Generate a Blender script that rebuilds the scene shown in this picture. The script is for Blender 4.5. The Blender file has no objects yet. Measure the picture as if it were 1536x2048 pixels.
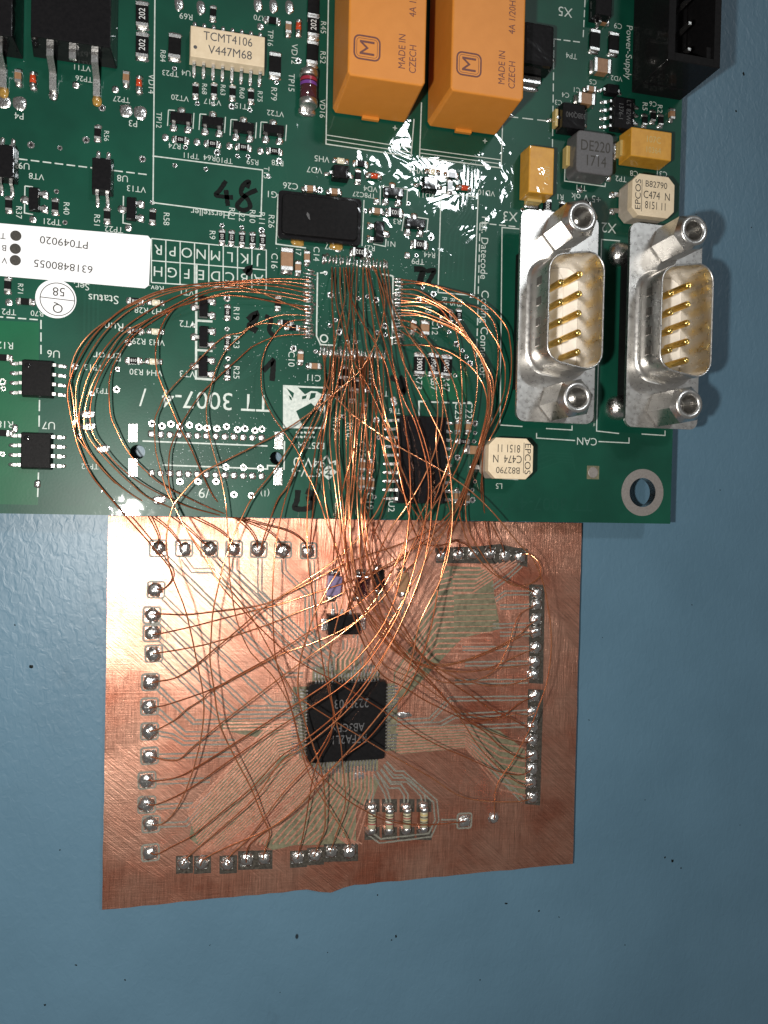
import bpy, bmesh, math, random
from mathutils import Matrix, Vector
random.seed(7)
S = 0.001                                   # the scene is laid out in millimetres, built in metres
scn = bpy.context.scene
COL = scn.collection

# ------------------------------------------------------------------ camera
FPX = 1558.9
RC = [[0.97159166, 0.02190163, 0.23564796], [0.01729821, -0.99961736, 0.02158496], [0.23603054, -0.01689548, -0.97159875]]
CAM = (11.7495, 3.2399, 116.945)
cam = bpy.data.cameras.new('camera'); camo = bpy.data.objects.new('camera', cam); COL.objects.link(camo)
cam.sensor_fit = 'HORIZONTAL'; cam.sensor_width = 36.0; cam.lens = FPX / 1536 * 36
cam.clip_start = 0.002; cam.clip_end = 20
camo.matrix_world = Matrix(((RC[0][0], -RC[1][0], -RC[2][0], CAM[0]*S), (RC[0][1], -RC[1][1], -RC[2][1], CAM[1]*S),
                            (RC[0][2], -RC[1][2], -RC[2][2], CAM[2]*S), (0, 0, 0, 1)))
scn.camera = camo

# ------------------------------------------------------------------ light: dim room, phone torch beside the lens, one ceiling lamp
w = bpy.data.worlds.new('World'); scn.world = w; w.use_nodes = True
w.node_tree.nodes['Background'].inputs[0].default_value = (1.0, 0.97, 0.93, 1)
w.node_tree.nodes['Background'].inputs[1].default_value = 0.125
def lamp(name, kind, loc, energy, color, **kw):
    l = bpy.data.lights.new(name, kind); l.energy = energy; l.color = color
    for k, v in kw.items(): setattr(l, k, v)
    o = bpy.data.objects.new(name, l); COL.objects.link(o); o.location = loc
    return o
lamp('phone_torch', 'POINT', (-5*S, -2*S, 113*S), 0.66, (1.0, 0.96, 0.9), shadow_soft_size=0.0022)
ceil = lamp('ceiling_lamp', 'AREA', (0.046 + 0.262*1.6, 0.053 + 0.392*1.6, 0.006 + 0.88*1.6), 4.4, (0.92, 0.97, 1.0), shape='RECTANGLE', size=0.19, size_y=0.072)
ceil.rotation_euler = (Vector((0.03, 0.03, 0)) - ceil.location).to_track_quat('-Z', 'Y').to_euler()
scn.view_settings.view_transform = 'Standard'; scn.view_settings.look = 'None'
scn.view_settings.exposure = 0.0; scn.view_settings.gamma = 1.0; scn.view_settings.use_curve_mapping = False

# ------------------------------------------------------------------ calibration: photo pixel -> point on the plane z (mm)
def P(u, v, z):
    a, b = (u - 768) / FPX, (v - 1024) / FPX
    d = [RC[0][i]*a + RC[1][i]*b + RC[2][i] for i in range(3)]
    t = (z - CAM[2]) / d[2]
    return (CAM[0] + t*d[0], CAM[1] + t*d[1], z)
ZG, ZL = 5.66, 1.6                          # top of the green board, top of the copper board
GX1, GY0 = 86.34, 0.22                      # lower right corner of the green board
def G(u, v, h=0.0): return P(u, v, ZG + h)
def L(u, v, h=0.0): return P(u, v, ZL + h)
def msc(u, v, z=ZG):                        # photo pixels per millimetre, here
    p, q, r = P(u, v, z), P(u+10, v, z), P(u, v+10, z)
    return 10/math.dist(p, q), 10/math.dist(p, r)

# ------------------------------------------------------------------ materials
def nd(nt, t, **kw):
    n = nt.nodes.new(t)
    for k, v in kw.items():
        if k.startswith('i_'):
            key = k[2:].replace('_', ' ')
            n.inputs[key].default_value = v
        else: setattr(n, k, v)
    return n
def rgba(c): return (c[0], c[1], c[2], 1)
def srgb(r, g, b):
    f = lambda x: ((x/255+0.055)/1.055)**2.4 if x > 10 else x/255/12.92
    return (f(r), f(g), f(b))
MATS = {}
def mat(name, c1, c2=None, metal=0.0, rough=0.5, rvar=0.0, nscale=1.0, bump=0.0, bscale=3.0, coat=0.0, stretch=(1, 1, 1), spec=0.5, crough=0.05, detail=4, trans=0.0, sss=0.0, bdist=0.05):
    m = bpy.data.materials.new(name); m.use_nodes = True; nt = m.node_tree
    b = nt.nodes['Principled BSDF']
    b.inputs['Metallic'].default_value = metal; b.inputs['Roughness'].default_value = rough
    b.inputs['Coat Weight'].default_value = coat; b.inputs['Coat Roughness'].default_value = crough
    b.inputs['Specular IOR Level'].default_value = spec
    b.inputs['Transmission Weight'].default_value = trans
    tc = nd(nt, 'ShaderNodeTexCoord'); mp = nd(nt, 'ShaderNodeMapping')
    mp.inputs['Scale'].default_value = (1000*stretch[0], 1000*stretch[1], 1000*stretch[2])
    nt.links.new(tc.outputs['Object'], mp.inputs['Vector'])
    no = nd(nt, 'ShaderNodeTexNoise', i_Scale=nscale, i_Detail=detail, i_Roughness=0.6)
    nt.links.new(mp.outputs[0], no.inputs['Vector'])
    rp = nd(nt, 'ShaderNodeValToRGB'); rp.color_ramp.elements[0].position = 0.3; rp.color_ramp.elements[1].position = 0.7
    rp.color_ramp.elements[0].color = rgba(c1); rp.color_ramp.elements[1].color = rgba(c2 or tuple(min(1, x*1.18) for x in c1))
    nt.links.new(no.outputs['Fac'], rp.inputs['Fac']); nt.links.new(rp.outputs['Color'], b.inputs['Base Color'])
    if rvar:
        mr = nd(nt, 'ShaderNodeMapRange'); mr.inputs[1].default_value = 0.3; mr.inputs[2].default_value = 0.7
        mr.inputs[3].default_value = max(0.02, rough - rvar); mr.inputs[4].default_value = min(1, rough + rvar)
        n2 = nd(nt, 'ShaderNodeTexNoise', i_Scale=nscale*2.7, i_Detail=5); nt.links.new(mp.outputs[0], n2.inputs['Vector'])
        nt.links.new(n2.outputs['Fac'], mr.inputs[0]); nt.links.new(mr.outputs[0], b.inputs['Roughness'])
    if bump:
        n3 = nd(nt, 'ShaderNodeTexNoise', i_Scale=bscale, i_Detail=3); nt.links.new(mp.outputs[0], n3.inputs['Vector'])
        bp = nd(nt, 'ShaderNodeBump', i_Strength=bump, i_Distance=bdist*S); nt.links.new(n3.outputs['Fac'], bp.inputs['Height'])
        nt.links.new(bp.outputs[0], b.inputs['Normal'])
    MATS[name] = m
    return m
black = mat('black_moulding', (0.005, 0.005, 0.0055), (0.009, 0.0085, 0.009), spec=0.06, rough=0.5, rvar=0.1, nscale=2, bump=0.25, bscale=9)
gloss = mat('lacquered_black', (0.004, 0.004, 0.005), (0.008, 0.0075, 0.0085), rough=0.55, spec=0.03, nscale=2)
def wavy_coat(m, weight, rough, scale, dist):
    nt = m.node_tree; bs = nt.nodes['Principled BSDF']
    tc = nd(nt, 'ShaderNodeTexCoord'); mp = nd(nt, 'ShaderNodeMapping'); mp.inputs['Scale'].default_value = (1000, 1000, 1000)
    nt.links.new(tc.outputs['Object'], mp.inputs['Vector'])
    n = nd(nt, 'ShaderNodeTexNoise', i_Scale=scale, i_Detail=2.0, i_Distortion=0.6); nt.links.new(mp.outputs[0], n.inputs['Vector'])
    b = nd(nt, 'ShaderNodeBump', i_Strength=1.0, i_Distance=dist*S); nt.links.new(n.outputs['Fac'], b.inputs['Height'])
    nt.links.new(b.outputs[0], bs.inputs['Coat Normal'])
    bs.inputs['Coat Weight'].default_value = weight; bs.inputs['Coat Roughness'].default_value = rough
wavy_coat(black, 0.25, 0.10, 0.12, 0.05); wavy_coat(gloss, 0.8, 0.09, 0.30, 0.10)
tin = mat('tin_solder', (0.62, 0.61, 0.59), (0.80, 0.79, 0.77), metal=1, rough=0.24, rvar=0.12, nscale=3, bump=0.7, bscale=3.2, bdist=0.1)
lead = mat('tinned_lead', (0.55, 0.55, 0.54), (0.72, 0.71, 0.69), metal=1, rough=0.32, rvar=0.1, nscale=4, bump=0.3, bscale=5)
endcap = mat('resistor_end_cap', (0.60, 0.59, 0.57), (0.78, 0.77, 0.75), metal=1, rough=0.35, nscale=5, bump=0.4, bscale=6)
steel = mat('nickel_plate', (0.68, 0.665, 0.64), (0.76, 0.745, 0.72), metal=1, rough=0.31, rvar=0.06, nscale=0.7, bump=0.05, bscale=4)
rawst = mat('dull_ring', (0.30, 0.27, 0.25), (0.38, 0.345, 0.32), metal=0.75, rough=0.5, nscale=3)
dark_refl = mat('dark_reflection_plate', (0.16, 0.15, 0.14), (0.3, 0.28, 0.26), metal=1, rough=0.3, nscale=2)  # nickel dimples mirror a dark room; that reflection is put into this colour
gold = mat('gold_plate', (0.82, 0.55, 0.14), (0.95, 0.69, 0.24), metal=1, rough=0.2, nscale=2)
cream = mat('white_nylon', (0.74, 0.69, 0.62), (0.82, 0.77, 0.70), rough=0.5, nscale=0.4)
orange = mat('orange_relay', (0.55, 0.195, 0.022), (0.59, 0.215, 0.028), rough=0.45, nscale=0.5, bump=0.08, bscale=6)
tant = mat('orange_tantalum', (0.50, 0.235, 0.02), (0.60, 0.30, 0.032), rough=0.4, nscale=1); wavy_coat(tant, 1.0, 0.05, 0.22, 0.35)
beige = mat('beige_moulding', (0.62, 0.50, 0.34), (0.70, 0.58, 0.41), rough=0.5, nscale=1.2, bump=0.1, bscale=8)
greyb = mat('grey_ferrite', (0.075, 0.072, 0.075), (0.10, 0.096, 0.10), rough=0.45, nscale=3); wavy_coat(greyb, 0.6, 0.05, 0.22, 0.35)
mlcc = mat('brown_ceramic', (0.22, 0.115, 0.055), (0.30, 0.165, 0.085), rough=0.4, nscale=2)
silk = mat('silkscreen_ink', (0.38, 0.44, 0.41), (0.58, 0.63, 0.59), rough=0.55, nscale=2.4)
ink = mat('marker_ink', (0.003, 0.004, 0.004), (0.008, 0.010, 0.009), rough=0.6, spec=0.1, nscale=3)
pbrown = mat('brown_print', (0.10, 0.035, 0.03), (0.16, 0.06, 0.05), rough=0.55, nscale=5)
pblack = mat('black_print', (0.016, 0.014, 0.012), (0.05, 0.045, 0.035), rough=0.55, nscale=6)
pgrey = mat('grey_print', (0.045, 0.045, 0.047), (0.10, 0.10, 0.103), rough=0.6, nscale=5)
pwhite = mat('white_print', (0.62, 0.63, 0.62), rough=0.5, nscale=4)
paper = mat('white_label_paper', (0.74, 0.75, 0.78), (0.80, 0.81, 0.83), rough=0.4, nscale=0.3)
holeb = mat('painted_hole_shade', (0.004, 0.005, 0.005), rough=0.8)  # flat black that paints the shade inside the via holes
fr4 = mat('milled_laminate', (0.075, 0.072, 0.058), (0.25, 0.245, 0.205), rough=0.45, rvar=0.2, nscale=5.0, bump=0.6, bscale=6, detail=6)
olive = mat('bare_laminate', (0.078, 0.072, 0.042), (0.185, 0.172, 0.105), rough=0.5, rvar=0.1, nscale=1.6, bump=0.3, bscale=5, detail=6)
dark4 = mat('burnt_laminate', (0.018, 0.016, 0.013), (0.07, 0.062, 0.05), rough=0.35, nscale=3, bump=0.3, bscale=4)
edge4 = mat('laminate_edge', (0.18, 0.13, 0.05), (0.28, 0.2, 0.09), rough=0.7, nscale=4)
wirem = mat('enamelled_copper', (0.60, 0.20, 0.08), (0.92, 0.42, 0.21), metal=0.88, rough=0.2, nscale=0.8, coat=0.3)
wireb = mat('enamelled_copper_dark', (0.40, 0.11, 0.042), (0.64, 0.22, 0.09), metal=0.84, rough=0.2, nscale=0.8, coat=0.3)
redglass = mat('red_glass', (0.42, 0.035, 0.012), (0.58, 0.08, 0.02), rough=0.12, nscale=3, coat=1)
purple = mat('purple_ceramic', (0.15, 0.115, 0.22), (0.19, 0.15, 0.27), rough=0.4, nscale=3)
ledm = mat('led_lens', (0.72, 0.66, 0.48), (0.85, 0.8, 0.66), rough=0.15, nscale=4, coat=1)
flux = mat('flux_residue', (0.22, 0.12, 0.02), (0.4, 0.24, 0.06), rough=0.18, nscale=3, coat=0.6)
resb = mat('resistor_body', (0.30, 0.27, 0.17), (0.36, 0.33, 0.22), rough=0.4, nscale=3)
maroon = mat('maroon_body', (0.035, 0.008, 0.012), (0.06, 0.014, 0.02), rough=0.15, nscale=1, coat=1)
redband = mat('red_band', (0.25, 0.02, 0.04), rough=0.3)
purpband = mat('purple_band', (0.13, 0.04, 0.22), rough=0.3)
goldband = mat('gold_band', (0.45, 0.33, 0.12), rough=0.3)

def mask_green(name, a, b, lacquer):
    m = mat(name, a, b, rough=0.38, nscale=0.10, coat=0.6, crough=0.03, detail=3, spec=0.2)
    nt = m.node_tree; bs = nt.nodes['Principled BSDF']
    tc = nd(nt, 'ShaderNodeTexCoord'); mp = nd(nt, 'ShaderNodeMapping'); mp.inputs['Scale'].default_value = (1000, 1000, 1000)
    nt.links.new(tc.outputs['Object'], mp.inputs['Vector'])
    fine = nd(nt, 'ShaderNodeTexNoise', i_Scale=3.2, i_Detail=4); nt.links.new(mp.outputs[0], fine.inputs['Vector'])
    b1 = nd(nt, 'ShaderNodeBump', i_Strength=0.10, i_Distance=0.05*S); nt.links.new(fine.outputs['Fac'], b1.inputs['Height'])
    nt.links.new(b1.outputs[0], bs.inputs['Normal'])
    if lacquer:                                # brushed-on clear lacquer lies in thick wavy runs over the upper middle of the board
        sx = nd(nt, 'ShaderNodeSeparateXYZ'); nt.links.new(mp.outputs[0], sx.inputs[0])
        dx = nd(nt, 'ShaderNodeMapRange', interpolation_type='SMOOTHSTEP'); nt.links.new(sx.outputs['Y'], dx.inputs[0])
        dx.inputs[1].default_value = 34; dx.inputs[2].default_value = 44; dx.inputs[3].default_value = 0.4; dx.inputs[4].default_value = 1
        wv = nd(nt, 'ShaderNodeTexNoise', i_Scale=0.30, i_Detail=1.6, i_Distortion=1.0); nt.links.new(mp.outputs[0], wv.inputs['Vector'])
        mu = nd(nt, 'ShaderNodeMath', operation='MULTIPLY'); nt.links.new(dx.outputs[0], mu.inputs[0]); mu.inputs[1].default_value = 1.0
        b2 = nd(nt, 'ShaderNodeBump', i_Distance=0.10*S); nt.links.new(wv.outputs['Fac'], b2.inputs['Height']); nt.links.new(mu.outputs[0], b2.inputs['Strength'])
        nt.links.new(b2.outputs[0], bs.inputs['Coat Normal'])
    return m
green = mask_green('green_solder_mask', (0.0024, 0.042, 0.026), (0.0045, 0.066, 0.040), True)
green2 = mask_green('bare_green_mask', (0.003, 0.068, 0.030), (0.0045, 0.098, 0.042), False)
green3 = mask_green('green_track', (0.0042, 0.050, 0.032), (0.0065, 0.068, 0.042), False)
gedge = mat('green_board_edge', (0.03, 0.12, 0.05), (0.07, 0.18, 0.08), rough=0.7, nscale=5)

def make_copper():
    m = mat('scratched_copper', (0.5, 0.2, 0.12), metal=1, rough=0.4)
    nt = m.node_tree; bs = nt.nodes['Principled BSDF']
    for l in list(bs.inputs['Base Color'].links): nt.links.remove(l)
    tc = nd(nt, 'ShaderNodeTexCoord')
    def noise(sx, sy, rot, sc, det, rough=0.6):
        mp = nd(nt, 'ShaderNodeMapping'); mp.inputs['Scale'].default_value = (1000*sx, 1000*sy, 1000)
        m0 = nd(nt, 'ShaderNodeMapping'); m0.inputs['Rotation'].default_value = (0, 0, rot)
        nt.links.new(tc.outputs['Object'], m0.inputs['Vector']); nt.links.new(m0.outputs[0], mp.inputs['Vector'])
        n = nd(nt, 'ShaderNodeTexNoise', i_Scale=sc, i_Detail=det, i_Roughness=rough); nt.links.new(mp.outputs[0], n.inputs['Vector'])
        return n
    patch = noise(1, 1, 0.3, 0.07, 3)
    big = noise(1, 1, 0.4, 0.075, 6, 0.62)
    rp = nd(nt, 'ShaderNodeValToRGB'); e = rp.color_ramp.elements
    e[0].position = 0.34; e[0].color = rgba((0.46, 0.168, 0.105)); e[1].position = 0.64; e[1].color = rgba((0.92, 0.50, 0.36))
    nt.links.new(big.outputs['Fac'], rp.inputs['Fac'])
    va, vb = noise(5.5, 0.28, 0.02, 1, 4, 0.7), noise(5.5, 0.25, -0.85, 1, 4, 0.7)
    ha = noise(0.25, 5.0, 0.03, 1, 4, 0.7)
    sel = nd(nt, 'ShaderNodeMapRange'); nt.links.new(patch.outputs['Fac'], sel.inputs[0]); sel.inputs[1].default_value = 0.47; sel.inputs[2].default_value = 0.53
    mx = nd(nt, 'ShaderNodeMix', data_type='FLOAT'); nt.links.new(sel.outputs[0], mx.inputs[0]); nt.links.new(va.outputs['Fac'], mx.inputs[2]); nt.links.new(vb.outputs['Fac'], mx.inputs[3])
    ad = nd(nt, 'ShaderNodeMath', operation='MULTIPLY_ADD'); nt.links.new(ha.outputs['Fac'], ad.inputs[0]); ad.inputs[1].default_value = 0.35; nt.links.new(mx.outputs[0], ad.inputs[2])
    fine = noise(1, 1, 0, 7.0, 3)
    ad2 = nd(nt, 'ShaderNodeMath', operation='MULTIPLY_ADD'); nt.links.new(fine.outputs['Fac'], ad2.inputs[0]); ad2.inputs[1].default_value = 0.35; nt.links.new(ad.outputs[0], ad2.inputs[2])
    bp = nd(nt, 'ShaderNodeBump', i_Strength=0.9, i_Distance=0.065*S); nt.links.new(ad2.outputs[0], bp.inputs['Height']); nt.links.new(bp.outputs[0], bs.inputs['Normal'])
    dk = nd(nt, 'ShaderNodeMapRange'); nt.links.new(ad.outputs[0], dk.inputs[0]); dk.inputs[1].default_value = 0.45; dk.inputs[2].default_value = 0.85; dk.inputs[3].default_value = 0.6; dk.inputs[4].default_value = 1.15
    mc = nd(nt, 'ShaderNodeMix', data_type='RGBA', blend_type='MULTIPLY'); mc.inputs[0].default_value = 1
    nt.links.new(rp.outputs[0], mc.inputs[6]); nt.links.new(dk.outputs[0], mc.inputs[7]); nt.links.new(mc.outputs[2], bs.inputs['Base Color'])
    rr = nd(nt, 'ShaderNodeMapRange'); nt.links.new(big.outputs['Fac'], rr.inputs[0]); rr.inputs[1].default_value = 0.3; rr.inputs[2].default_value = 0.7; rr.inputs[3].default_value = 0.44; rr.inputs[4].default_value = 0.31
    nt.links.new(rr.outputs[0], bs.inputs['Roughness'])
    return m
copper = make_copper()
coptr = mat('copper_track', (0.62, 0.26, 0.165), (0.92, 0.52, 0.38), metal=0.85, rough=0.38, nscale=4, bump=0.7, bscale=7)

def make_table():
    m = mat('blue_paint', (0.071, 0.142, 0.200), (0.085, 0.166, 0.232), rough=0.42, nscale=0.05, detail=5, spec=0.5)
    nt = m.node_tree; bs = nt.nodes['Principled BSDF']
    tc = nd(nt, 'ShaderNodeTexCoord')
    mp = nd(nt, 'ShaderNodeMapping'); mp.inputs['Scale'].default_value = (900, 560, 1000); mp.inputs['Rotation'].default_value = (0, 0, 0.5)
    nt.links.new(tc.outputs['Object'], mp.inputs['Vector'])
    n1 = nd(nt, 'ShaderNodeTexNoise', i_Scale=1.25, i_Detail=2.0, i_Distortion=0.7); nt.links.new(mp.outputs[0], n1.inputs['Vector'])
    n2 = nd(nt, 'ShaderNodeTexNoise', i_Scale=0.2, i_Detail=3.0); nt.links.new(mp.outputs[0], n2.inputs['Vector'])
    ad = nd(nt, 'ShaderNodeMath', operation='MULTIPLY_ADD'); nt.links.new(n2.outputs['Fac'], ad.inputs[0]); ad.inputs[1].default_value = 0.5; nt.links.new(n1.outputs['Fac'], ad.inputs[2])
    bp = nd(nt, 'ShaderNodeBump', i_Strength=0.6, i_Distance=0.11*S); nt.links.new(ad.outputs[0], bp.inputs['Height']); nt.links.new(bp.outputs[0], bs.inputs['Normal'])
    # specks and grime
    vo = nd(nt, 'ShaderNodeTexVoronoi', i_Scale=0.11, i_Randomness=1.0); nt.links.new(mp.outputs[0], vo.inputs['Vector'])
    lt = nd(nt, 'ShaderNodeMapRange'); nt.links.new(vo.outputs['Distance'], lt.inputs[0]); lt.inputs[1].default_value = 0.018; lt.inputs[2].default_value = 0.030; lt.inputs[3].default_value = 0.12; lt.inputs[4].default_value = 1
    gn = nd(nt, 'ShaderNodeTexNoise', i_Scale=0.035, i_Detail=8.0, i_Roughness=0.7); nt.links.new(mp.outputs[0], gn.inputs['Vector'])
    gr = nd(nt, 'ShaderNodeMapRange'); nt.links.new(gn.outputs['Fac'], gr.inputs[0]); gr.inputs[1].default_value = 0.62; gr.inputs[2].default_value = 0.78; gr.inputs[3].default_value = 1.0; gr.inputs[4].default_value = 0.6
    mu = nd(nt, 'ShaderNodeMath', operation='MULTIPLY'); nt.links.new(lt.outputs[0], mu.inputs[0]); nt.links.new(gr.outputs[0], mu.inputs[1])
    src = bs.inputs['Base Color'].links[0].from_socket
    mc = nd(nt, 'ShaderNodeMix', data_type='RGBA', blend_type='MULTIPLY'); mc.inputs[0].default_value = 1
    nt.links.new(src, mc.inputs[6]); nt.links.new(mu.outputs[0], mc.inputs[7]); nt.links.new(mc.outputs[2], bs.inputs['Base Color'])
    return m
table_m = make_table()

# ------------------------------------------------------------------ mesh helpers (millimetres)
class MB:
    def __init__(s): s.v, s.f, s.m, s.sm = [], [], [], []
    def add(s, vs, fs, mi=0, sm=False):
        o = len(s.v); s.v += vs
        for f in fs: s.f.append([o+i for i in f]); s.m.append(mi); s.sm.append(sm)
    def box(s, x0, x1, y0, y1, z0, z1, mi=0, t=0.0):          # t: taper of the top on all sides
        s.add([(x0, y0, z0), (x1, y0, z0), (x1, y1, z0), (x0, y1, z0), (x0+t, y0+t, z1), (x1-t, y0+t, z1), (x1-t, y1-t, z1), (x0+t, y1-t, z1)],
              [(3, 2, 1, 0), (4, 5, 6, 7), (0, 1, 5, 4), (1, 2, 6, 5), (2, 3, 7, 6), (3, 0, 4, 7)], mi)
        return s
    def prism(s, poly, z0, z1, mi=0, top=None, sm=False):
        n = len(poly); top = top or poly
        s.add([(x, y, z0) for x, y in poly] + [(x, y, z1) for x, y in top], [tuple(range(n-1, -1, -1)), tuple(range(n, 2*n))], mi)
        s.add([(x, y, z0) for x, y in poly] + [(x, y, z1) for x, y in top], [(i, (i+1) % n, n+(i+1) % n, n+i) for i in range(n)], mi, sm)
        return s
    def sheet(s, poly, z, mi=0):
        s.add([(x, y, z) for x, y in poly], [tuple(range(len(poly)))], mi); return s
    def lathe(s, prof, cx=0, cy=0, n=16, mi=0, axis='z', sm=True, cap=True):
        vs = []
        for r, z in prof:
            for k in range(n):
                a = 2*math.pi*k/n
                p = (r*math.cos(a), r*math.sin(a), z)
                if axis == 'y': p = (p[0], p[2], p[1])
                elif axis == 'x': p = (p[2], p[0], p[1])
                vs.append((p[0]+cx, p[1]+cy, p[2]))
        fs = [(j*n+k, j*n+(k+1) % n, (j+1)*n+(k+1) % n, (j+1)*n+k) for j in range(len(prof)-1) for k in range(n)]
        if axis == 'y': fs = [f[::-1] for f in fs]
        s.add(vs, fs, mi, sm)
        if cap:
            e = [tuple(range(n))[::-1], tuple(range((len(prof)-1)*n, len(prof)*n))]
            if axis == 'y': e = [x[::-1] for x in e]
            s.add(vs, e, mi, False)
        return s
    def strip(s, pts, wd, z, mi=0, close=False, jit=0.0):     # flat ribbon along a polyline in the plane z
        n = len(pts); vs = []
        for i, p in enumerate(pts):
            a = pts[i-1] if (i > 0 or close) else p
            b = pts[(i+1) % n] if (i < n-1 or close) else p
            d1 = (p[0]-a[0], p[1]-a[1]); d2 = (b[0]-p[0], b[1]-p[1])
            l1, l2 = math.hypot(*d1) or 1, math.hypot(*d2) or 1
            t = (d1[0]/l1+d2[0]/l2, d1[1]/l1+d2[1]/l2); lt = math.hypot(*t) or 1
            t = (t[0]/lt, t[1]/lt)
            h = wd/2*(1+random.uniform(-jit, jit))
            if l1 > 1e-9 and l2 > 1e-9 and 0 < math.hypot(*d1) and 0 < math.hypot(*d2):
                c = max(0.5, abs(t[0]*d2[0]/l2+t[1]*d2[1]/l2)); h /= c
            vs += [(p[0]-t[1]*h, p[1]+t[0]*h, z), (p[0]+t[1]*h, p[1]-t[0]*h, z)]
        fs = [(2*i, 2*i+1, 2*i+3, 2*i+2) for i in range(n-1)]
        if close: fs.append((2*n-2, 2*n-1, 1, 0))
        s.add(vs, fs, mi); return s
    def tube(s, pts, r, n=6, mi=0):
        vs, prev = [], None
        for i, p in enumerate(pts):
            a, b = Vector(pts[max(0, i-1)]), Vector(pts[min(len(pts)-1, i+1)])
            t = (b-a).normalized()
            if prev is None: u = t.orthogonal().normalized()
            else: u = (prev - t*prev.dot(t)).normalized()
            prev = u; q = t.cross(u)
            for k in range(n):
                an = 2*math.pi*k/n; o = Vector(p) + (u*math.cos(an)+q*math.sin(an))*r
                vs.append(tuple(o))
        m = len(pts)
        s.add(vs, [(i*n+k, i*n+(k+1) % n, (i+1)*n+(k+1) % n, (i+1)*n+k) for i in range(m-1) for k in range(n)], mi, True)
        s.add(vs, [tuple(range(n))[::-1], tuple(range((m-1)*n, m*n))], mi)
        return s
    def dome(s, rx, ry, h, n=12, rings=4, jit=0.12, mi=0, cx=0, cy=0, z0=0):
        vs = []
        for j in range(rings):
            a = j/rings*math.pi/2
            for k in range(n):
                b = 2*math.pi*k/n; q = 1+random.uniform(-jit, jit)
                c, sn = math.cos(b), math.sin(b)
                e = 0.75                                      # squarish plan
                px = math.copysign(abs(c)**e, c); py = math.copysign(abs(sn)**e, sn)
                vs.append((cx+rx*px*math.cos(a)*q, cy+ry*py*math.cos(a)*q, z0+h*math.sin(a)*(1+random.uniform(-jit, jit))))
        vs.append((cx, cy, z0+h))
        fs = [(j*n+k, j*n+(k+1) % n, (j+1)*n+(k+1) % n, (j+1)*n+k) for j in range(rings-1) for k in range(n)]
        t = len(vs)-1
        fs += [((rings-1)*n+k, (rings-1)*n+(k+1) % n, t) for k in range(n)]
        s.add(vs, fs, mi, True); return s
    def mesh(s, name, mats, bevel=0.0, seg=2):
        me = bpy.data.meshes.new(name)
        me.from_pydata([(x*S, y*S, z*S) for x, y, z in s.v], [], s.f)
        for m in (mats if isinstance(mats, (list, tuple)) else [mats]): me.materials.append(m)
        me.polygons.foreach_set('material_index', s.m); me.polygons.foreach_set('use_smooth', s.sm)
        if bevel:
            bm = bmesh.new(); bm.from_mesh(me); bmesh.ops.remove_doubles(bm, verts=bm.verts, dist=1e-7)
            bm.normal_update()
            es = [e for e in bm.edges if len(e.link_faces) == 2 and e.calc_face_angle(0) > 0.6]
            bmesh.ops.bevel(bm, geom=es, offset=bevel*S, segments=seg, affect='EDGES', profile=0.6)
            bm.to_mesh(me); bm.free()
        me.update(); return me
def put(name, me, parent=None, loc=(0, 0, 0), rz=0.0, label=None, sc=None):
    o = bpy.data.objects.new(name, me); COL.objects.link(o)
    o.location = (loc[0]*S, loc[1]*S, loc[2]*S); o.rotation_euler = (0, 0, math.radians(rz))
    if sc: o.scale = sc
    if parent: o.parent = parent
    if label: o['label'] = label
    return o
def thing(name, label, cat, loc=(0, 0, 0), group=None):
    o = bpy.data.objects.new(name, None); COL.objects.link(o); o.empty_display_size = 0.005
    o.location = (loc[0]*S, loc[1]*S, loc[2]*S); o['label'] = label; o['category'] = cat
    if group: o['group'] = group
    return o
def rrect(w, h, r, n=5, cx=0, cy=0):
    out = []
    for sx, sy, a0 in ((1, 1, 0), (-1, 1, 90), (-1, -1, 180), (1, -1, 270)):
        for k in range(n+1):
            a = math.radians(a0+90*k/n)
            out.append((cx+sx*(w/2-r)+r*math.cos(a), cy+sy*(h/2-r)+r*math.sin(a)))
    return out
def circle(r, n=24, cx=0, cy=0): return [(cx+r*math.cos(2*math.pi*k/n), cy+r*math.sin(2*math.pi*k/n)) for k in range(n)]
def ring(mb, r0, r1, z, n=20, mi=0, cx=0, cy=0):
    a, b = circle(r0, n, cx, cy), circle(r1, n, cx, cy)
    mb.add([(x, y, z) for x, y in a+b], [(i, n+i, n+(i+1) % n, (i+1) % n) for i in range(n)], mi)
    return mb
CACHE = {}
def shared(key, fn):
    if key not in CACHE: CACHE[key] = fn()
    return CACHE[key]
def text_mesh(body, m, cap, wide=1.0, thin=0.0, spacing=1.0):
    key = ('txt', body, m.name, round(cap, 2), round(wide, 2), thin)
    if key in CACHE: return CACHE[key]
    cu = bpy.data.curves.new('lettering', 'FONT'); cu.body = body; cu.size = cap/0.70*S
    cu.align_x = 'CENTER'; cu.align_y = 'CENTER'; cu.resolution_u = 3; cu.offset = thin*S; cu.space_character = spacing; cu.space_line = 0.85
    o = bpy.data.objects.new('lettering', cu); COL.objects.link(o)
    me = bpy.data.meshes.new_from_object(o.evaluated_get(bpy.context.evaluated_depsgraph_get()))
    bpy.data.objects.remove(o); bpy.data.curves.remove(cu)
    xs = [v.co.x for v in me.vertices]; ys = [v.co.y for v in me.vertices]
    cx, cy = (min(xs)+max(xs))/2, (min(ys)+max(ys))/2
    for v in me.vertices: v.co.x = (v.co.x-cx)*wide; v.co.y -= cy
    me.materials.clear(); me.materials.append(m); me.name = 'lettering'
    CACHE[key] = me; return me
def put_text(body, m, parent, loc, rz, cap, wide=1.0, name='printed_lettering', thin=0.0):
    return put(name, text_mesh(body, m, cap, wide, thin), parent, loc, rz)

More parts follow.
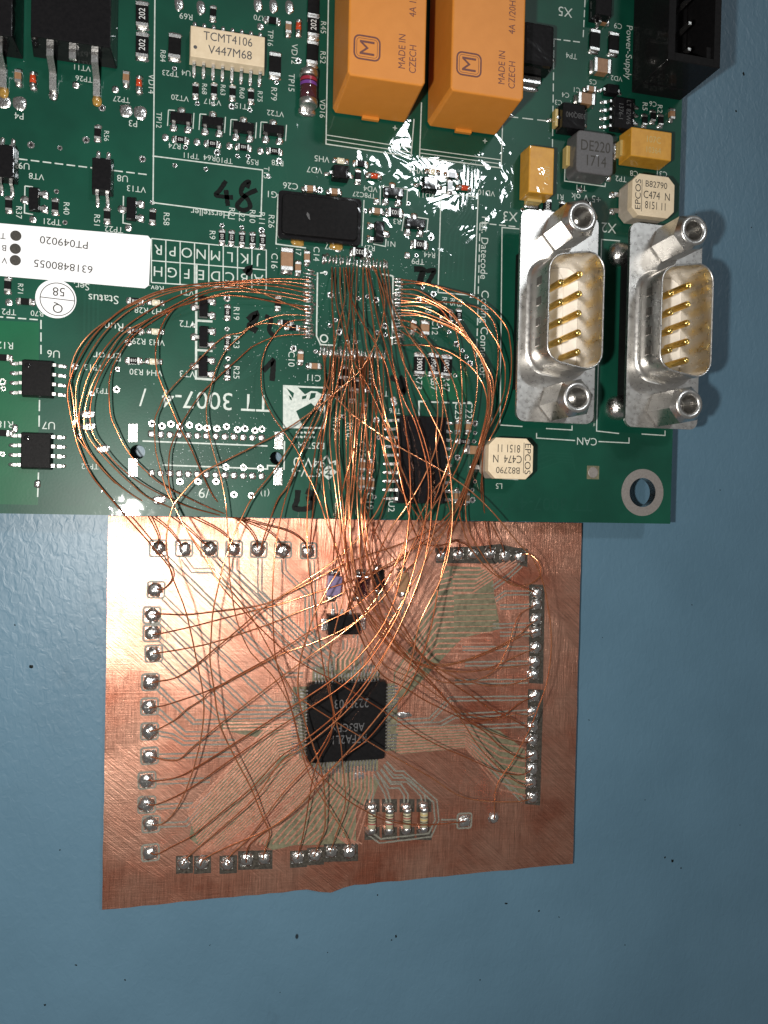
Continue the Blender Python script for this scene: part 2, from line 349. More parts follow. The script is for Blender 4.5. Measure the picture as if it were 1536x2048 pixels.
# ------------------------------------------------------------------ setting: the painted bench top
tb = MB().box(-400, 500, -450, 450, -20, 0)
t = put('table_top', tb.mesh('table_top', table_m)); t['kind'] = 'structure'

random.seed(77)
for i, (u, v, r_) in enumerate([(62, 1333, .28), (1012, 1807, .3), (1078, 1822, .18), (792, 1872, .32), (783, 1880, .15), (1487, 147, .42), (1472, 222, .28), (1345, 1722, .3), (1330, 1715, .2), (1362, 1736, .2), (1178, 1440, .14), (152, 1930, .2), (755, 1790, .16), (1400, 120, .12), (655, 1905, .12), (1290, 1600, .12), (420, 1890, .14), (1118, 1834, .16),
                                (1503, 455, .14), (1440, 980, .13), (1384, 1210, .16), (30, 1250, .12), (120, 1700, .15), (250, 1960, .12), (960, 1960, .18), (1250, 1890, .14), (1205, 1275, .1), (560, 1985, .1), (1480, 1650, .12), (90, 2010, .2)]):
    q = P(u, v, 0); put('dirt_speck', MB().dome(r_*.8, r_*random.uniform(.4, 1.0), .05, n=9, rings=2, jit=.3).mesh('dirt_speck', ink), t, q, random.uniform(0, 180))

# ------------------------------------------------------------------ boards
def slab(name, outer, holes, z0, z1, mats):                     # flat board with real drilled holes; materials: top, edge
    bm = bmesh.new(); loops = []
    for poly in [outer]+holes:
        vs = [bm.verts.new((x*S, y*S, z1*S)) for x, y in poly]
        loops.append(vs)
        for i in range(len(vs)): bm.edges.new((vs[i], vs[(i+1) % len(vs)]))
    bmesh.ops.triangle_fill(bm, use_beauty=True, use_dissolve=False, edges=bm.edges[:])
    for f in bm.faces:
        f.normal_update()
        if f.normal.z < 0: f.normal_flip()
        f.material_index = 0
    top = list(bm.faces)
    low = {}
    for vs in loops:
        for v in vs: low[v] = bm.verts.new((v.co.x, v.co.y, z0*S))
    for f in top:
        g = bm.faces.new([low[v] for v in reversed(f.verts)]); g.material_index = 1
    for li, vs in enumerate(loops):
        n = len(vs)
        for i in range(n):
            a, b = vs[i], vs[(i+1) % n]
            g = bm.faces.new((low[a], low[b], b, a) if li == 0 else (a, b, low[b], low[a])); g.material_index = 1
    me = bpy.data.meshes.new(name); bm.to_mesh(me); bm.free()
    for m in mats: me.materials.append(m)
    return me
GB = thing('green_circuit_board', 'large green circuit board crowded with soldered parts, orange relays and connectors', 'circuit board', (GX1, GY0, ZG-1.6))
LB = thing('copper_circuit_board', 'bare milled copper board with one square black chip, lying below the green board', 'circuit board', (0, 0, 0))
_put = put
def put(name, me, parent=None, loc=(0, 0, 0), rz=0.0, label=None, sc=None):
    if parent in (GB, LB):
        p = parent.location; loc = (loc[0]-p[0]/S, loc[1]-p[1]/S, loc[2]-p[2]/S)
    return _put(name, me, parent, loc, rz, label, sc)

hx, hy, _ = G(1285, 985); h2 = G(553, 916); h3 = G(275, 904)
outer = [(-45, GY0), (GX1, GY0), (GX1, 110), (-45, 110)]
put('board_laminate', slab('board_laminate', [(x, y) for x, y in outer], [circle(2.35, 40, hx, hy), circle(0.95, 24, h2[0], h2[1]), circle(1.0, 24, h3[0], h3[1])], ZG-1.6, ZG, [green, gedge]), GB, (0, 0, 0))
# the mesh is in world coordinates; offset is undone by put()

W, H = 72.84, 55.76
edge = [(0, 0)]
random.seed(3)
for k in range(1, 30): edge.append((W*k/30, random.uniform(-0.04, 0.05)))
edge.append((W, 0))
for k in range(1, 22): edge.append((W+random.uniform(-0.04, 0.04), -H*k/22))
edge.append((W, -H))
for k in range(1, 40):
    x = W*(1-k/40); y = -H+random.uniform(-0.08, 0.08)
    if k == 21: y -= 0.25
    if k == 22: y -= 0.75
    if k == 23: y -= 0.45
    edge.append((x, y))
edge.append((0, -H))
for k in range(1, 25): edge.append((random.uniform(-0.05, 0.05), -H*(1-k/25)))
put('board_laminate', slab('board_laminate', edge[::-1], [], 0.02, ZL, [copper, edge4]), LB, (0, 0, 0))

# ================================================================== GREEN BOARD: flat print
SZ = ZG+0.014
def gp(pts, z=0.0): return [G(u, v, z)[:2] for u, v in pts]
def decal(name, mb, m, parent=GB, label=None): return put(name, mb.mesh(name, m), parent, (0, 0, 0), label=label)
SLZ = [SZ]
def line(pts, wd=0.17, name='silkscreen_line', close=False):
    SLZ[0] += 0.0002; decal(name, MB().strip(gp(pts), wd, SLZ[0], close=close), silk)
def dashes(a, b, n, duty=0.72, wd=0.17):
    mb = MB()
    for k in range(n):
        p = [a[0]+(b[0]-a[0])*(k+s)/n for s in (0, duty)]; q = [a[1]+(b[1]-a[1])*(k+s)/n for s in (0, duty)]
        mb.strip(gp([(p[0], q[0]), (p[1], q[1])]), wd, SZ)
    decal('silkscreen_dashes', mb, silk)
# bare areas and copper tracks under the mask
def area(pts): decal('bare_area', MB().sheet(gp(pts)[::-1], ZG+0.005), green2)
area([(-20, 640), (78, 645), (76, 1010), (-20, 1008)])
area([(842, 742), (935, 742), (935, 800), (842, 800)])
random.seed(11)
TZ = [ZG+0.007]
def track(pts, wd=0.22):
    TZ[0] += 0.00012; decal('copper_track', MB().strip(gp(pts), wd, TZ[0]), green3)
for k in range(7): track([(330+9*k, 838-2*k), (300+6*k, 838-2*k), (246-5*k, 880), (246-5*k, 960), (300, 985+5*k)], 0.2)
for k in range(6): track([(210+8*k, 1000), (210+8*k, 900-5*k), (180+8*k, 860), (180+8*k, 760)], 0.18)
for k in range(4): track([(535-6*k, 838), (538-6*k, 960), (480+4*k, 985), (300, 990+6*k)], 0.2)
for k in range(8): track([(660+9*k, 545), (662+9*k, 600+3*k), (690+6*k, 640), (690+6*k, 690)], 0.16)
for k in range(5): track([(440, 600+9*k), (540, 603+9*k), (575, 630+9*k), (605, 632+9*k)], 0.2)
for k in range(4): track([(420+10*k, 790), (510, 745-8*k), (560, 690-8*k), (570, 660)], 0.26)
for k in range(5): track([(930+8*k, 300), (925+8*k, 420), (890+10*k, 470), (885+10*k, 560)], 0.3)
for k in range(4): track([(105+9*k, 480), (170+9*k, 560), (168+9*k, 690), (180+9*k, 800)], 0.3)
for k in range(4): track([(1075, 910+10*k), (1085+12*k, 905+6*k), (1145, 908+6*k), (1150, 940)], 0.2)
for k in range(6): track([(500+14*k, 330), (505+14*k, 380-4*k), (470, 420+5*k)], 0.22)

line([(310, -20), (306, 408)]); dashes((-10, 312), (300, 350), 13)
line([(305, 312), (525, 340), (522, 433), (304, 405)])
line([(657, -10), (652, 288), (822, 313), (828, 238)]); line([(653, 270), (823, 296)], 0.13); line([(652, 279), (822, 305)], 0.13)
line([(843, 205), (839, 314), (1002, 336), (1005, 250)]); line([(840, 298), (1003, 320)], 0.13); line([(840, 306), (1003, 328)], 0.13)
line([(882, 386), (876, 585), (949, 591), (956, 394)], close=True)
dashes((960, 446), (953, 720), 13); dashes((960, 446), (1036, 454), 4)
line([(1040, 458), (1004, 455), (1000, 850), (1045, 853)]); line([(1092, 857), (1144, 860), (1144, 851)])
line([(1073, 866), (1073, 876), (1150, 881)]); line([(1197, 883), (1258, 886), (1258, 875)])
line([(1240, 482), (1203, 479), (1193, 862), (1238, 867)]); line([(1283, 868), (1330, 871), (1330, 861)])
line([(838, 832), (838, 803), (850, 803)], 0.26); dashes((862, 804), (948, 807), 4, wd=0.22)
line([(285, 882), (535, 892)], 0.2); line([(325, 930), (535, 938), (535, 931), (558, 932)], 0.2); line([(569, 882), (568, 940)], 0.2)
dashes((-10, 633), (82, 640), 4); dashes((82, 640), (82, 715), 3); dashes((79, 800), (78, 862), 2); dashes((77, 945), (75, 1002), 2)
dashes((1108, 78), (1104, 345), 12); dashes((1108, 78), (1165, 85), 3); dashes((1015, 233), (1104, 243), 3); dashes((1170, 0), (1166, 80), 4)
line([(1113, 250), (1113, 265), (1145, 268)]); line([(1130, 330), (1129, 362), (1210, 373), (1211, 366)])
line([(1264, 331), (1303, 336)]); line([(1003, 957), (1035, 959), (1040, 956)]); line([(1032, 958), (1040, 956)])
for a, b in (((303, 477), (533, 500)), ((303, 521), (532, 540)), ((303, 565), (531, 580))): line([a, b], 0.15)
for k in range(9):
    u = 303+28.7*k
    line([(u, 477+2.87*k), (u-0.3, 565+1.9*k)], 0.15)
line([(393, 530), (392, 757), (432, 760)], 0.3); line([(392, 641), (425, 643)], 0.3); line([(392, 700), (425, 702)], 0.3)
line([(556, 388), (552, 488), (612, 496)]); line([(724, 492), (728, 400)], 0.13)
for u, v in ((362, 234), (425, 242), (487, 253), (547, 258)): line([(u-25, v-14), (u-27, v+18)], 0.13); line([(u+26, v-8), (u+24, v+24)], 0.13); line([(u-25, v-14), (u-12, v-13)], 0.13)
line([(247, 392), (246, 446), (262, 449)], 0.15); line([(50, 372), (49, 426), (66, 429)], 0.15); line([(50, 372), (66, 374)], 0.15)
line([(761, 373), (760, 410)], 0.15); line([(762, 372), (815, 379), (813, 412)], 0.15); line([(808, 432), (804, 462)], 0.15); line([(812, 431), (856, 438), (853, 466)], 0.15)
line([(746, 488), (771, 493), (772, 478)], 0.15)
line([(786, 552), (784, 690)], 0.2); line([(635, 545), (633, 672), (641, 689), (654, 690)], 0.2); line([(655, 545), (640, 546)], 0.2)
line([(655, 690), (672, 691)], 0.2); line([(762, 548), (786, 552)], 0.2)
decal('silkscreen_ring', ring(MB(), 0.42, 0.62, SZ, cx=G(648, 677)[0], cy=G(648, 677)[1]), silk)

TX = [('X5', 1131, 24, 180, 19), ('X3', 1021, 433, 180, 19), ('X2', 1218, 456, 180, 20), ('CAN', 1174, 883, 180, 15), ('L5', 998, 972, 180, 11), ('+5 V ok', 1172, 396, 180, 14),
 ('TP1', 1163, 376, 180, 11), ('TP2', 1242, 358, 180, 11), ('R1', 1121, 394, 180, 11), ('C8', 1268, 347, 180, 11), ('C31', 1324, 348, 180, 11), ('TP4', 1143, 112, 180, 11), ('C5', 1186, 164, 180, 10),
 ('C1', 1154, 180, 180, 10), ('C4', 1131, 190, 180, 10), ('C3', 1117, 205, 180, 10), ('C9', 1236, 52, 180, 11), ('VD2', 1233, 157, 180, 10), ('Power-Supply', 1256, 105, -90, 12), ('R5', 1290, 213, -90, 10), ('C6', 1306, 208, 180, 10), ('R2', 1320, 218, -90, 10),
 ('VD7', 629, 340, 180, 12), ('VH5', 644, 318, 180, 12), ('VH6', 832, 341, 180, 12), ('VD4', 741, 378, 180, 11), ('TP8C27', 728, 390, 180, 10), ('VD11', 854, 391, 180, 11), ('VD10', 973, 386, 180, 11), ('N1', 783, 488, 180, 11), ('R27', 738, 496, 180, 11),
 ('R3', 794, 443, 180, 11), ('R44', 859, 510, 180, 11), ('TP9', 836, 523, 180, 12), ('TP7', 662, 494, 180, 11), ('G1', 545, 389, 180, 13), ('C26', 581, 372, 180, 13), ('T13', 533, 345, -90, 11),
 ('R26', 543, 443, -90, 12), ('R11', 524, 436, -90, 12), ('R10', 505, 433, -90, 12), ('R22', 484, 430, -90, 12), ('R21', 464, 427, -90, 12), ('R9', 425, 470, -90, 12), ('Hersteller', 420, 427, 180, 13),
 ('C16', 549, 522, -90, 13), ('C17', 597, 498, -90, 11), ('C14', 633, 508, -90, 12), ('TT 3007-4  /', 412, 801, 180, 35), ('Status', 207, 598, 180, 17), ('Rev.', 313, 577, 180, 12), ('Run', 228, 654, 180, 17), ('Error', 214, 713, 180, 17),
 ('VH2 R28', 302, 622, 180, 12), ('VH3 R29', 297, 684, 180, 12), ('VH4 R30', 292, 745, 180, 12), ('VT1', 375, 585, 180, 12), ('VT2', 375, 648, 180, 13), ('VT3', 375, 748, 180, 13), ('TP13', 187, 735, 180, 12), ('TP3', 205, 782, 180, 11), ('TP32', 180, 933, 180, 11),
 ('U6', 107, 708, 180, 15), ('U7', 97, 851, 180, 15), ('R12', 10, 691, 180, 14), ('R18', 10, 849, 180, 14), ('R19', 473, 627, -90, 12), ('R23', 473, 684, -90, 12), ('R25', 473, 745, -90, 12), ('C10', 583, 718, -90, 13), ('C11', 628, 756, 180, 13), ('Ser.', 163, 573, 180, 14),
 ('R71', 41, 577, -90, 11), ('R70', 74, 627, 180, 11), ('TP2', 18, 624, 180, 12), ('P3', 266, 247, 180, 13), ('P4', 38, 232, 180, 13), ('U9', 48, 332, 180, 13), ('U8', 245, 357, 180, 13), ('VT8', 73, 353, 180, 12), ('VT13', 273, 378, 180, 12), ('VD14', 303, 168, -90, 12),
 ('TP22', 228, 459, 180, 12), ('TP21', 105, 444, 180, 12), ('R58', 333, 438, -90, 12), ('R51', 194, 440, -90, 12), ('R40', 133, 417, -90, 12), ('R37', 38, 425, -90, 12), ('VT11', 165, 136, 180, 11), ('TP26', 168, 158, 180, 11), ('TP27', 243, 199, 180, 11), ('TP23', 341, 147, 180, 11), ('U4', 372, 146, 180, 11),
 ('R84', 326, 112, -90, 11), ('R69', 372, 33, 180, 12), ('TP12', 318, 240, -90, 11), ('VT20', 360, 196, 180, 11), ('VT17', 425, 204, 180, 11), ('VT15', 487, 213, 180, 11), ('VT22', 551, 227, 180, 11), ('R74', 349, 292, 180, 11), ('TP11', 383, 312, 180, 11), ('R64', 419, 316, 180, 11), ('TP10', 449, 321, 180, 11), ('R59', 505, 324, 180, 11), ('R78', 555, 326, 180, 11),
 ('R79', 548, 188, -90, 12), ('VD12', 589, 108, -90, 12), ('TP15', 583, 165, -90, 12), ('VD16', 645, 217, -90, 11), ('R45', 647, 55, -90, 11), ('R52', 646, 115, -90, 11), ('TP16', 541, 76, -90, 11), ('R56', 213, 272, -90, 10), ('R68', 409, 178, -90, 10), ('R63', 446, 180, -90, 10), ('R60', 484, 186, -90, 10), ('R75', 520, 193, -90, 10), ('R70', 519, 36, 180, 11),
 ('R73', 838, 764, -90, 13), ('R67', 868, 766, -90, 13), ('R47', 893, 768, -90, 13), ('C23', 917, 822, -90, 14), ('C22', 938, 820, -90, 14), ('C19', 740, 1002, -90, 14), ('C25', 725, 898, -90, 13), ('U2', 783, 1013, -90, 13), ('R17', 672, 850, -90, 13), ('R16', 700, 860, -90, 13), ('R15', 742, 756, -90, 13), ('C12', 870, 655, -90, 12), ('R13', 686, 768, -90, 12), ('C13', 857, 612, -90, 12), ('TP5', 765, 787, 180, 11), ('TP6', 790, 822, 180, 11),
 ('Hst. Datecode', 969, 496, -90, 14), ('Coding Connector', 966, 668, -90, 15), ('94V-0', 619, 925, 180, 19), ('STV-5', 612, 945, 180, 17), ('E25784', 622, 891, 180, 13), ('/9', 408, 986, 180, 20), ('(1)', 530, 985, 180, 12), ('R7', 889, 602, -90, 10), ('R5', 905, 604, -90, 10), ('R3', 919, 606, -90, 10)]
for k, c in enumerate('JKLMNOPR'): TX.append((c, 517-28.7*k, 520-2.9*k, 180, 20))
for k, c in enumerate('ABCDEFGH'): TX.append((c, 517-28.7*k, 559-2.3*k, 180, 20))
for s, u, v, rz, px in TX:
    sx, sy = msc(u, v)
    p = G(u, v, 0.014)
    cap = px/(sy if rz in (0, 180) else sx)
    put_text(s, silk, GB, p, rz, cap, 1.0, name='silkscreen_lettering', thin=-0.004)
etchm = mask_green('etched_green', (0.0038, 0.042, 0.028), (0.006, 0.06, 0.038), False)
def etched(s, u, v, cap): put_text(s, etchm, GB, G(u, v, 0.009), 180, cap, name='etched_lettering')
etched('TT 3007-4 TOP', 1075, 1008, 2.0)
etched('Co. ME', 180, 1000, 1.6)

# white corner logo with a knot figure cut out in green
lg = MB().sheet(gp([(566, 856), (650, 858), (651, 774), (566, 770)]), SZ)
decal('printed_logo', lg, silk, label='white square logo with a green knot figure')
kn = MB()
for poly in ([(573, 776), (588, 786), (586, 797)], [(596, 775), (646, 777), (646, 790), (634, 783), (622, 782), (610, 789)], [(604, 793), (614, 790), (612, 797), (604, 799)], [(622, 786), (632, 786), (630, 795), (618, 800)],
             [(647, 800), (648, 850), (640, 800)], [(592, 822), (622, 806), (646, 828), (646, 854), (606, 854)], [(577, 790), (583, 795), (584, 801), (580, 799)]):
    kn.sheet(gp(poly)[::-1], SZ+0.008)
decal('logo_cutout', kn, green)
lz = MB()
for poly in ([(640, 945), (657, 930), (674, 944), (657, 960)],): lz.sheet(gp(poly), SZ)
lz.strip(gp([(644, 921), (654, 912), (660, 926), (672, 922), (670, 930)]), 0.25, SZ)
for k in range(10): lz.strip(gp([(592+8*(k % 5), 864+9*(k//5)), (597+8*(k % 5), 866+9*(k//5))]), 0.28, SZ)
decal('silkscreen_marks', lz, silk)
decal('logo_cutout', MB().strip(gp([(650, 941), (662, 938), (652, 949), (664, 951)]), 0.22, SZ+0.008), green)

# felt-pen marks
def pen(pts, wd=0.62): 
    q = smooth2(pts); decal('felt_pen_mark', MB().strip(gp(q), wd, SZ+0.02, jit=0.12), ink)
def smooth2(pts, n=5):
    out = []
    for i in range(len(pts)-1):
        p0, p1, p2, p3 = pts[max(0, i-1)], pts[i], pts[i+1], pts[min(len(pts)-1, i+2)]
        for k in range(n):
            s = k/n
            out.append(tuple(0.5*(2*b+(c-a)*s+(2*a-5*b+4*c-d)*s*s+(3*b-a-3*c+d)*s**3) for a, b, c, d in zip(p0, p1, p2, p3)))
    out.append(tuple(pts[-1])); return out
pen([(452, 362), (440, 380), (432, 390), (450, 394), (466, 395)]); pen([(452, 380), (454, 398), (456, 412)])
pen([(514, 380), (496, 388), (484, 398), (474, 412), (486, 421), (500, 414), (495, 398), (482, 386), (488, 368), (498, 364), (494, 376)])
pen([(526, 742), (540, 728), (546, 722), (546, 740), (544, 762)], 0.75)
pen([(596, 980), (594, 1000), (590, 1016), (610, 1018), (622, 1012), (626, 990), (612, 982)], 0.8); pen([(612, 998), (624, 996)], 0.7)
pen([(828, 538), (846, 540), (842, 554), (838, 572)], 0.9); pen([(852, 543), (868, 541), (862, 555), (856, 566)], 0.7)
pen([(496, 640), (512, 628), (508, 644), (500, 652), (514, 662)], 0.9); pen([(530, 632), (542, 640), (538, 660), (548, 672)], 0.6)
pen([(488, 545), (500, 536), (496, 552)], 0.8); pen([(780, 754), (800, 766), (806, 790)], 0.8); pen([(800, 752), (812, 770), (806, 785)], 0.7)

# ================================================================== GREEN BOARD: pads, vias, holes
via_me = MB(); ring(via_me, 0.22, 0.46, 0.012, 14, 0); via_me.sheet(circle(0.22, 14), 0.004, 1); via_me = via_me.mesh('via', [tin, holeb])
via_s = MB(); ring(via_s, 0.17, 0.32, 0.012, 14, 0); via_s.sheet(circle(0.17, 14), 0.004, 1); via_s = via_s.mesh('via', [tin, holeb])
VIAS = [(285, 318), (350, 331), (412, 338), (62, 290), (120, 296), (349, 137), (204, 216), (113, 383), (305, 405), (172, 280), (444, 451), (484, 455), (523, 461), (562, 475), (730, 422), (738, 508), (817, 407), (833, 511), (862, 475), (863, 470),
        (845, 575), (867, 588), (881, 652), (898, 664), (913, 688), (925, 701), (933, 714), (940, 727), (910, 751), (865, 760), (837, 600), (943, 592), (388, 651), (454, 597), (454, 658), (456, 717), (587, 697), (631, 703), (651, 546), (661, 590), (660, 651), (671, 640), (678, 664), (696, 684), (711, 684),
        (752, 600), (717, 597), (735, 593), (770, 652), (771, 670), (755, 665), (233, 779), (235, 738), (184, 787), (257, 685), (169, 566), (200, 596), (656, 794), (675, 796), (687, 833), (753, 840), (757, 875), (749, 994), (950, 847), (950, 866), (948, 883), (915, 915), (950, 963), (945, 980), (945, 1000),
        (395, 207), (426, 208), (463, 213), (500, 220), (371, 295), (434, 305), (475, 312), (496, 313), (558, 322), (537, 353), (553, 165), (597, 122), (130, 445), (1045, 420), (1080, 424), (62, 905), (150, 845), (5, 764), (7, 777), (5, 908), (150, 733), (158, 872), (1103, 433), (640, 380)]
for i, (u, v) in enumerate(VIAS): put('via', via_s if i % 3 else via_me, GB, G(u, v))
for k, (du, dv) in enumerate([(304, 847), (324, 852), (342, 848), (360, 853), (379, 850), (398, 854), (414, 856), (434, 857), (453, 853), (475, 859), (490, 857), (510, 861), (524, 858), (452, 934), (487, 935), (521, 936), (360, 963), (396, 963), (432, 963), (468, 989), (503, 991)]): put('via', via_me, GB, G(du, dv))
random.seed(5)
def dome_me(rx, ry, h, jit=0.14, m=tin, n=12): return MB().dome(rx, ry, h, n=n, jit=jit).mesh('solder_pad', m)
sq = [dome_me(0.5, 0.52, 0.16, 0.1) for _ in range(3)]
for k in range(13): put('solder_pad', sq[k % 3], GB, G(303+18.35*k, 868+0.65*k))
for k in range(13): put('solder_pad', sq[(k+1) % 3], GB, G(303+18.35*k, 946+0.55*k))
big = MB().box(-0.62, 0.62, -1.25, 1.25, 0, 0.09).mesh('solder_pad', tin, bevel=0.05)
for u, v in ((266, 866), (266, 935), (558, 881), (556, 953)): put('solder_pad', big, GB, G(u, v))
wide = dome_me(0.95, 0.6, 0.12)
for u, v in ((318, 1000), (175, 829), (176, 853), (205, 898)): put('solder_pad', wide, GB, G(u, v))
for u, v in ((30, 857), (75, 968)): put('solder_pad', dome_me(0.42, 0.6, 0.2), GB, G(u, v))
pp = [dome_me(0.85, 0.85, 0.12, 0.12, n=14) for _ in range(2)]
for k, (u, v) in enumerate(((8, 203), (40, 207), (252, 221), (281, 226))): put('solder_pad', pp[k % 2], GB, G(u, v))
tp = dome_me(0.48, 0.48, 0.1, 0.06)
for u, v in ((331, 275), (394, 284), (459, 292), (521, 302), (152, 170), (66, 439), (257, 456), (753, 403), (676, 498), (815, 511), (735, 780), (789, 807), (18, 605), (231, 179), (787, 799), (521, 53), (1160, 380), (1217, 357)): put('test_pad', tp, GB, G(u, v))
# fiducial
f = MB(); f.box(-1.05, 1.05, -1.05, 1.05, 0, 0.006, 0); f.lathe([(0.85, 0.006), (0.85, 0.05), (0.8, 0.06)], n=24, mi=1)
put('fiducial_mark', f.mesh('fiducial_mark', [olive, rawst]), GB, G(1186, 945), label='brown square with a round metal dot')
# plated mounting ring and barrel
r = MB(); ring(r, 2.33, 3.75, 0.03, 48); r.add([(x, y, z) for z in (0.03, -1.6) for x, y in circle(2.33, 48)], [(i, (i+1) % 48, 48+(i+1) % 48, 48+i) for i in range(48)], 1, True)
r.lathe([(3.75, 0.0), (3.75, 0.03)], n=48, mi=0, cap=False)
put('mounting_ring', r.mesh('mounting_ring', [rawst, tin]), GB, (hx, hy, ZG), label='grey metal ring around the corner mounting hole')

# footprint of the removed chip: twenty tinned pads a side
random.seed(21)
fpm = [MB().dome(0.16, 0.78, 0.22, n=8, rings=3, jit=0.22).mesh('solder_pad', tin) for _ in range(5)]
fcx, fcy = 33.65, 30.77
for k in range(20):
    o = (k-9.5)*0.5
    for dx, dy, rz in ((-6.6, -o, 90), (6.6, -o, 90), (o, 6.6, 0), (o, -6.6, 0)):
        put('solder_pad', random.choice(fpm), GB, (fcx+dx+random.uniform(-.06, .06), fcy+dy+random.uniform(-.06, .06), ZG), rz+random.uniform(-11, 11), sc=(random.uniform(.75, 1.5), random.uniform(.8, 1.2), random.uniform(.7, 1.6)))
fx = MB()
for _ in range(120):
    a = random.choice((0, 1, 2, 3)); o = random.uniform(-5, 5); d = random.uniform(5.7, 7.6)
    x, y = ((-d, o), (d, o), (o, d), (o, -d))[a]
    fx.dome(random.uniform(.08, .3), random.uniform(.08, .3), random.uniform(.03, .12), n=7, rings=2, jit=0.3, cx=fcx+x, cy=fcy+y, z0=ZG)
decal('flux_residue', fx, dark4).__setitem__('kind', 'stuff')
spk = MB()                                                     # dried flux: pale specks too small to count
for cu_, cv_, su, sv, n_ in ((410, 915, 60, 45, 260), (345, 950, 50, 30, 110), (640, 650, 60, 60, 150), (710, 610, 75, 70, 260), (560, 690, 60, 50, 120), (330, 1000, 60, 14, 90), (840, 620, 40, 60, 90), (820, 560, 40, 40, 60), (450, 830, 90, 40, 90)):
    for _ in range(n_):
        u, v = random.gauss(cu_, su), random.gauss(cv_, sv)
        if v > 1020: continue
        q = G(u, v); a_ = random.uniform(.015, .06)
        spk.dome(a_, a_, a_*.5, n=6, rings=2, jit=.3, cx=q[0], cy=q[1], z0=ZG+.004)
decal('flux_specks', spk, mat('dried_flux', (0.42, 0.50, 0.50), (0.62, 0.68, 0.68), rough=0.3, nscale=3, coat=.5)).__setitem__('kind', 'stuff')

# ================================================================== component kits
def kit_chip(w, l, h, body, caplen, bm, key, txt=None):
    b = MB().box(-w/2, w/2, -l/2+caplen*0.8, l/2-caplen*0.8, 0.03, h*0.96).mesh(key, bm, bevel=0.03, seg=1)
    c = MB().box(-w/2-.02, w/2+.02, -caplen/2, caplen/2, 0.0, h).mesh('end_cap', endcap, bevel=0.05, seg=1)
    s = MB().dome(w/2+.08, 0.32, h*0.45, n=10, rings=3, jit=0.15).mesh('solder_fillet', tin)
    return dict(body=b, cap=c, fil=s, l=l, cl=caplen, name=key, h=h, w=w)
K = {}
K['r06'] = kit_chip(0.8, 1.6, 0.45, None, 0.32, black, 'chip_resistor')
K['r08'] = kit_chip(1.25, 2.0, 0.5, None, 0.4, black, 'chip_resistor')
K['r12'] = kit_chip(1.6, 3.2, 0.55, None, 0.5, black, 'chip_resistor')
K['c06'] = kit_chip(0.8, 1.6, 0.8, None, 0.4, mlcc, 'chip_capacitor')
K['c08'] = kit_chip(1.25, 2.0, 1.0, None, 0.5, mlcc, 'chip_capacitor')
K['c12'] = kit_chip(1.65, 3.1, 1.3, None, 0.6, mlcc, 'chip_capacitor')
def chip(kind, u, v, rz=0, txt=None, trz=0, label=None, sc=None, parent=GB):
    k = K[kind]; p = G(u, v, k['h']*0.8); p = (p[0], p[1], ZG)
    o = put(k['name'], k['body'], parent, p, rz+random.uniform(-1.5, 1.5), label, sc)
    for s in (-1, 1):
        put('end_cap', k['cap'], o, (0, s*(k['l']/2-k['cl']/2), 0)); put('solder_fillet', k['fil'], o, (0, s*(k['l']/2+.12), 0))
    if txt: put_text(txt, pwhite, o, (0, 0, k['h']*0.96+0.012), trz, k['w']*0.50, 0.9)
    return o
def sot(u, v, rz=0, label=None):                               # three-legged transistor; rz=0: one leg up, two down (photo)
    b = shared('sotb', lambda: MB().box(-1.5, 1.5, -0.68, 0.68, 0.08, 1.05, t=0.12).mesh('transistor', gloss, bevel=0.06, seg=1))
    l = shared('sotl', lambda: MB().box(-0.25, 0.25, -0.35, 0.35, 0.1, 0.28).mesh('leg', lead, bevel=0.04, seg=1))
    s = shared('sots', lambda: MB().dome(0.55, 0.55, 0.2, n=12, jit=0.12).mesh('solder_pad', tin))
    p = G(u, v, 0.9); o = put('transistor', b, GB, (p[0], p[1], ZG), rz, label)
    for x, y in ((0, 1.0), (-0.95, -1.0), (0.95, -1.0)):
        put('leg', l, o, (x, y*0.92, 0.04)); put('solder_pad', s, o, (x, y*1.22, 0))
    return o
def soic(u, v, w, l, h, n, pitch, rz=0, name='integrated_circuit', label=None, m=black, at=1.0, mark=None, bev=0.12, reach=1.0):
    p = G(u, v, h*at)
    b = MB().box(-w/2, w/2, -l/2, l/2, 0.12, h, t=0.16).mesh(name, m, bevel=bev)
    o = put(name, b, GB, (p[0], p[1], ZG), rz, label)
    def leg():
        mb = MB(); hw = 0.2; pts = [(-0.15, h*0.5), (0.3, h*0.5), (0.55*reach, 0.14), (1.0*reach, 0.12)]
        mb.add([(x, y, z+dz) for x, z in pts for y in (-hw, hw) for dz in (0, .16)],
               [f for i in range(3) for f in ((4*i, 4*i+4, 4*i+6, 4*i+2), (4*i+1, 4*i+3, 4*i+7, 4*i+5), (4*i, 4*i+1, 4*i+5, 4*i+4), (4*i+2, 4*i+6, 4*i+7, 4*i+3))]+[(12, 13, 15, 14)])
        return mb.mesh('leg', lead)
    lm = shared(('leg', h, reach), leg)
    sm = shared(('sol', reach), lambda: MB().dome(0.5, 0.3, 0.2, n=10, jit=0.1).mesh('solder_joint', tin))
    for k in range(n):
        y = (k-(n-1)/2)*pitch
        for s in (-1, 1):
            put('leg', lm, o, (s*w/2, y, 0), 0 if s > 0 else 180); put('solder_joint', sm, o, (s*(w/2+reach*1.15), y, 0))
    return o

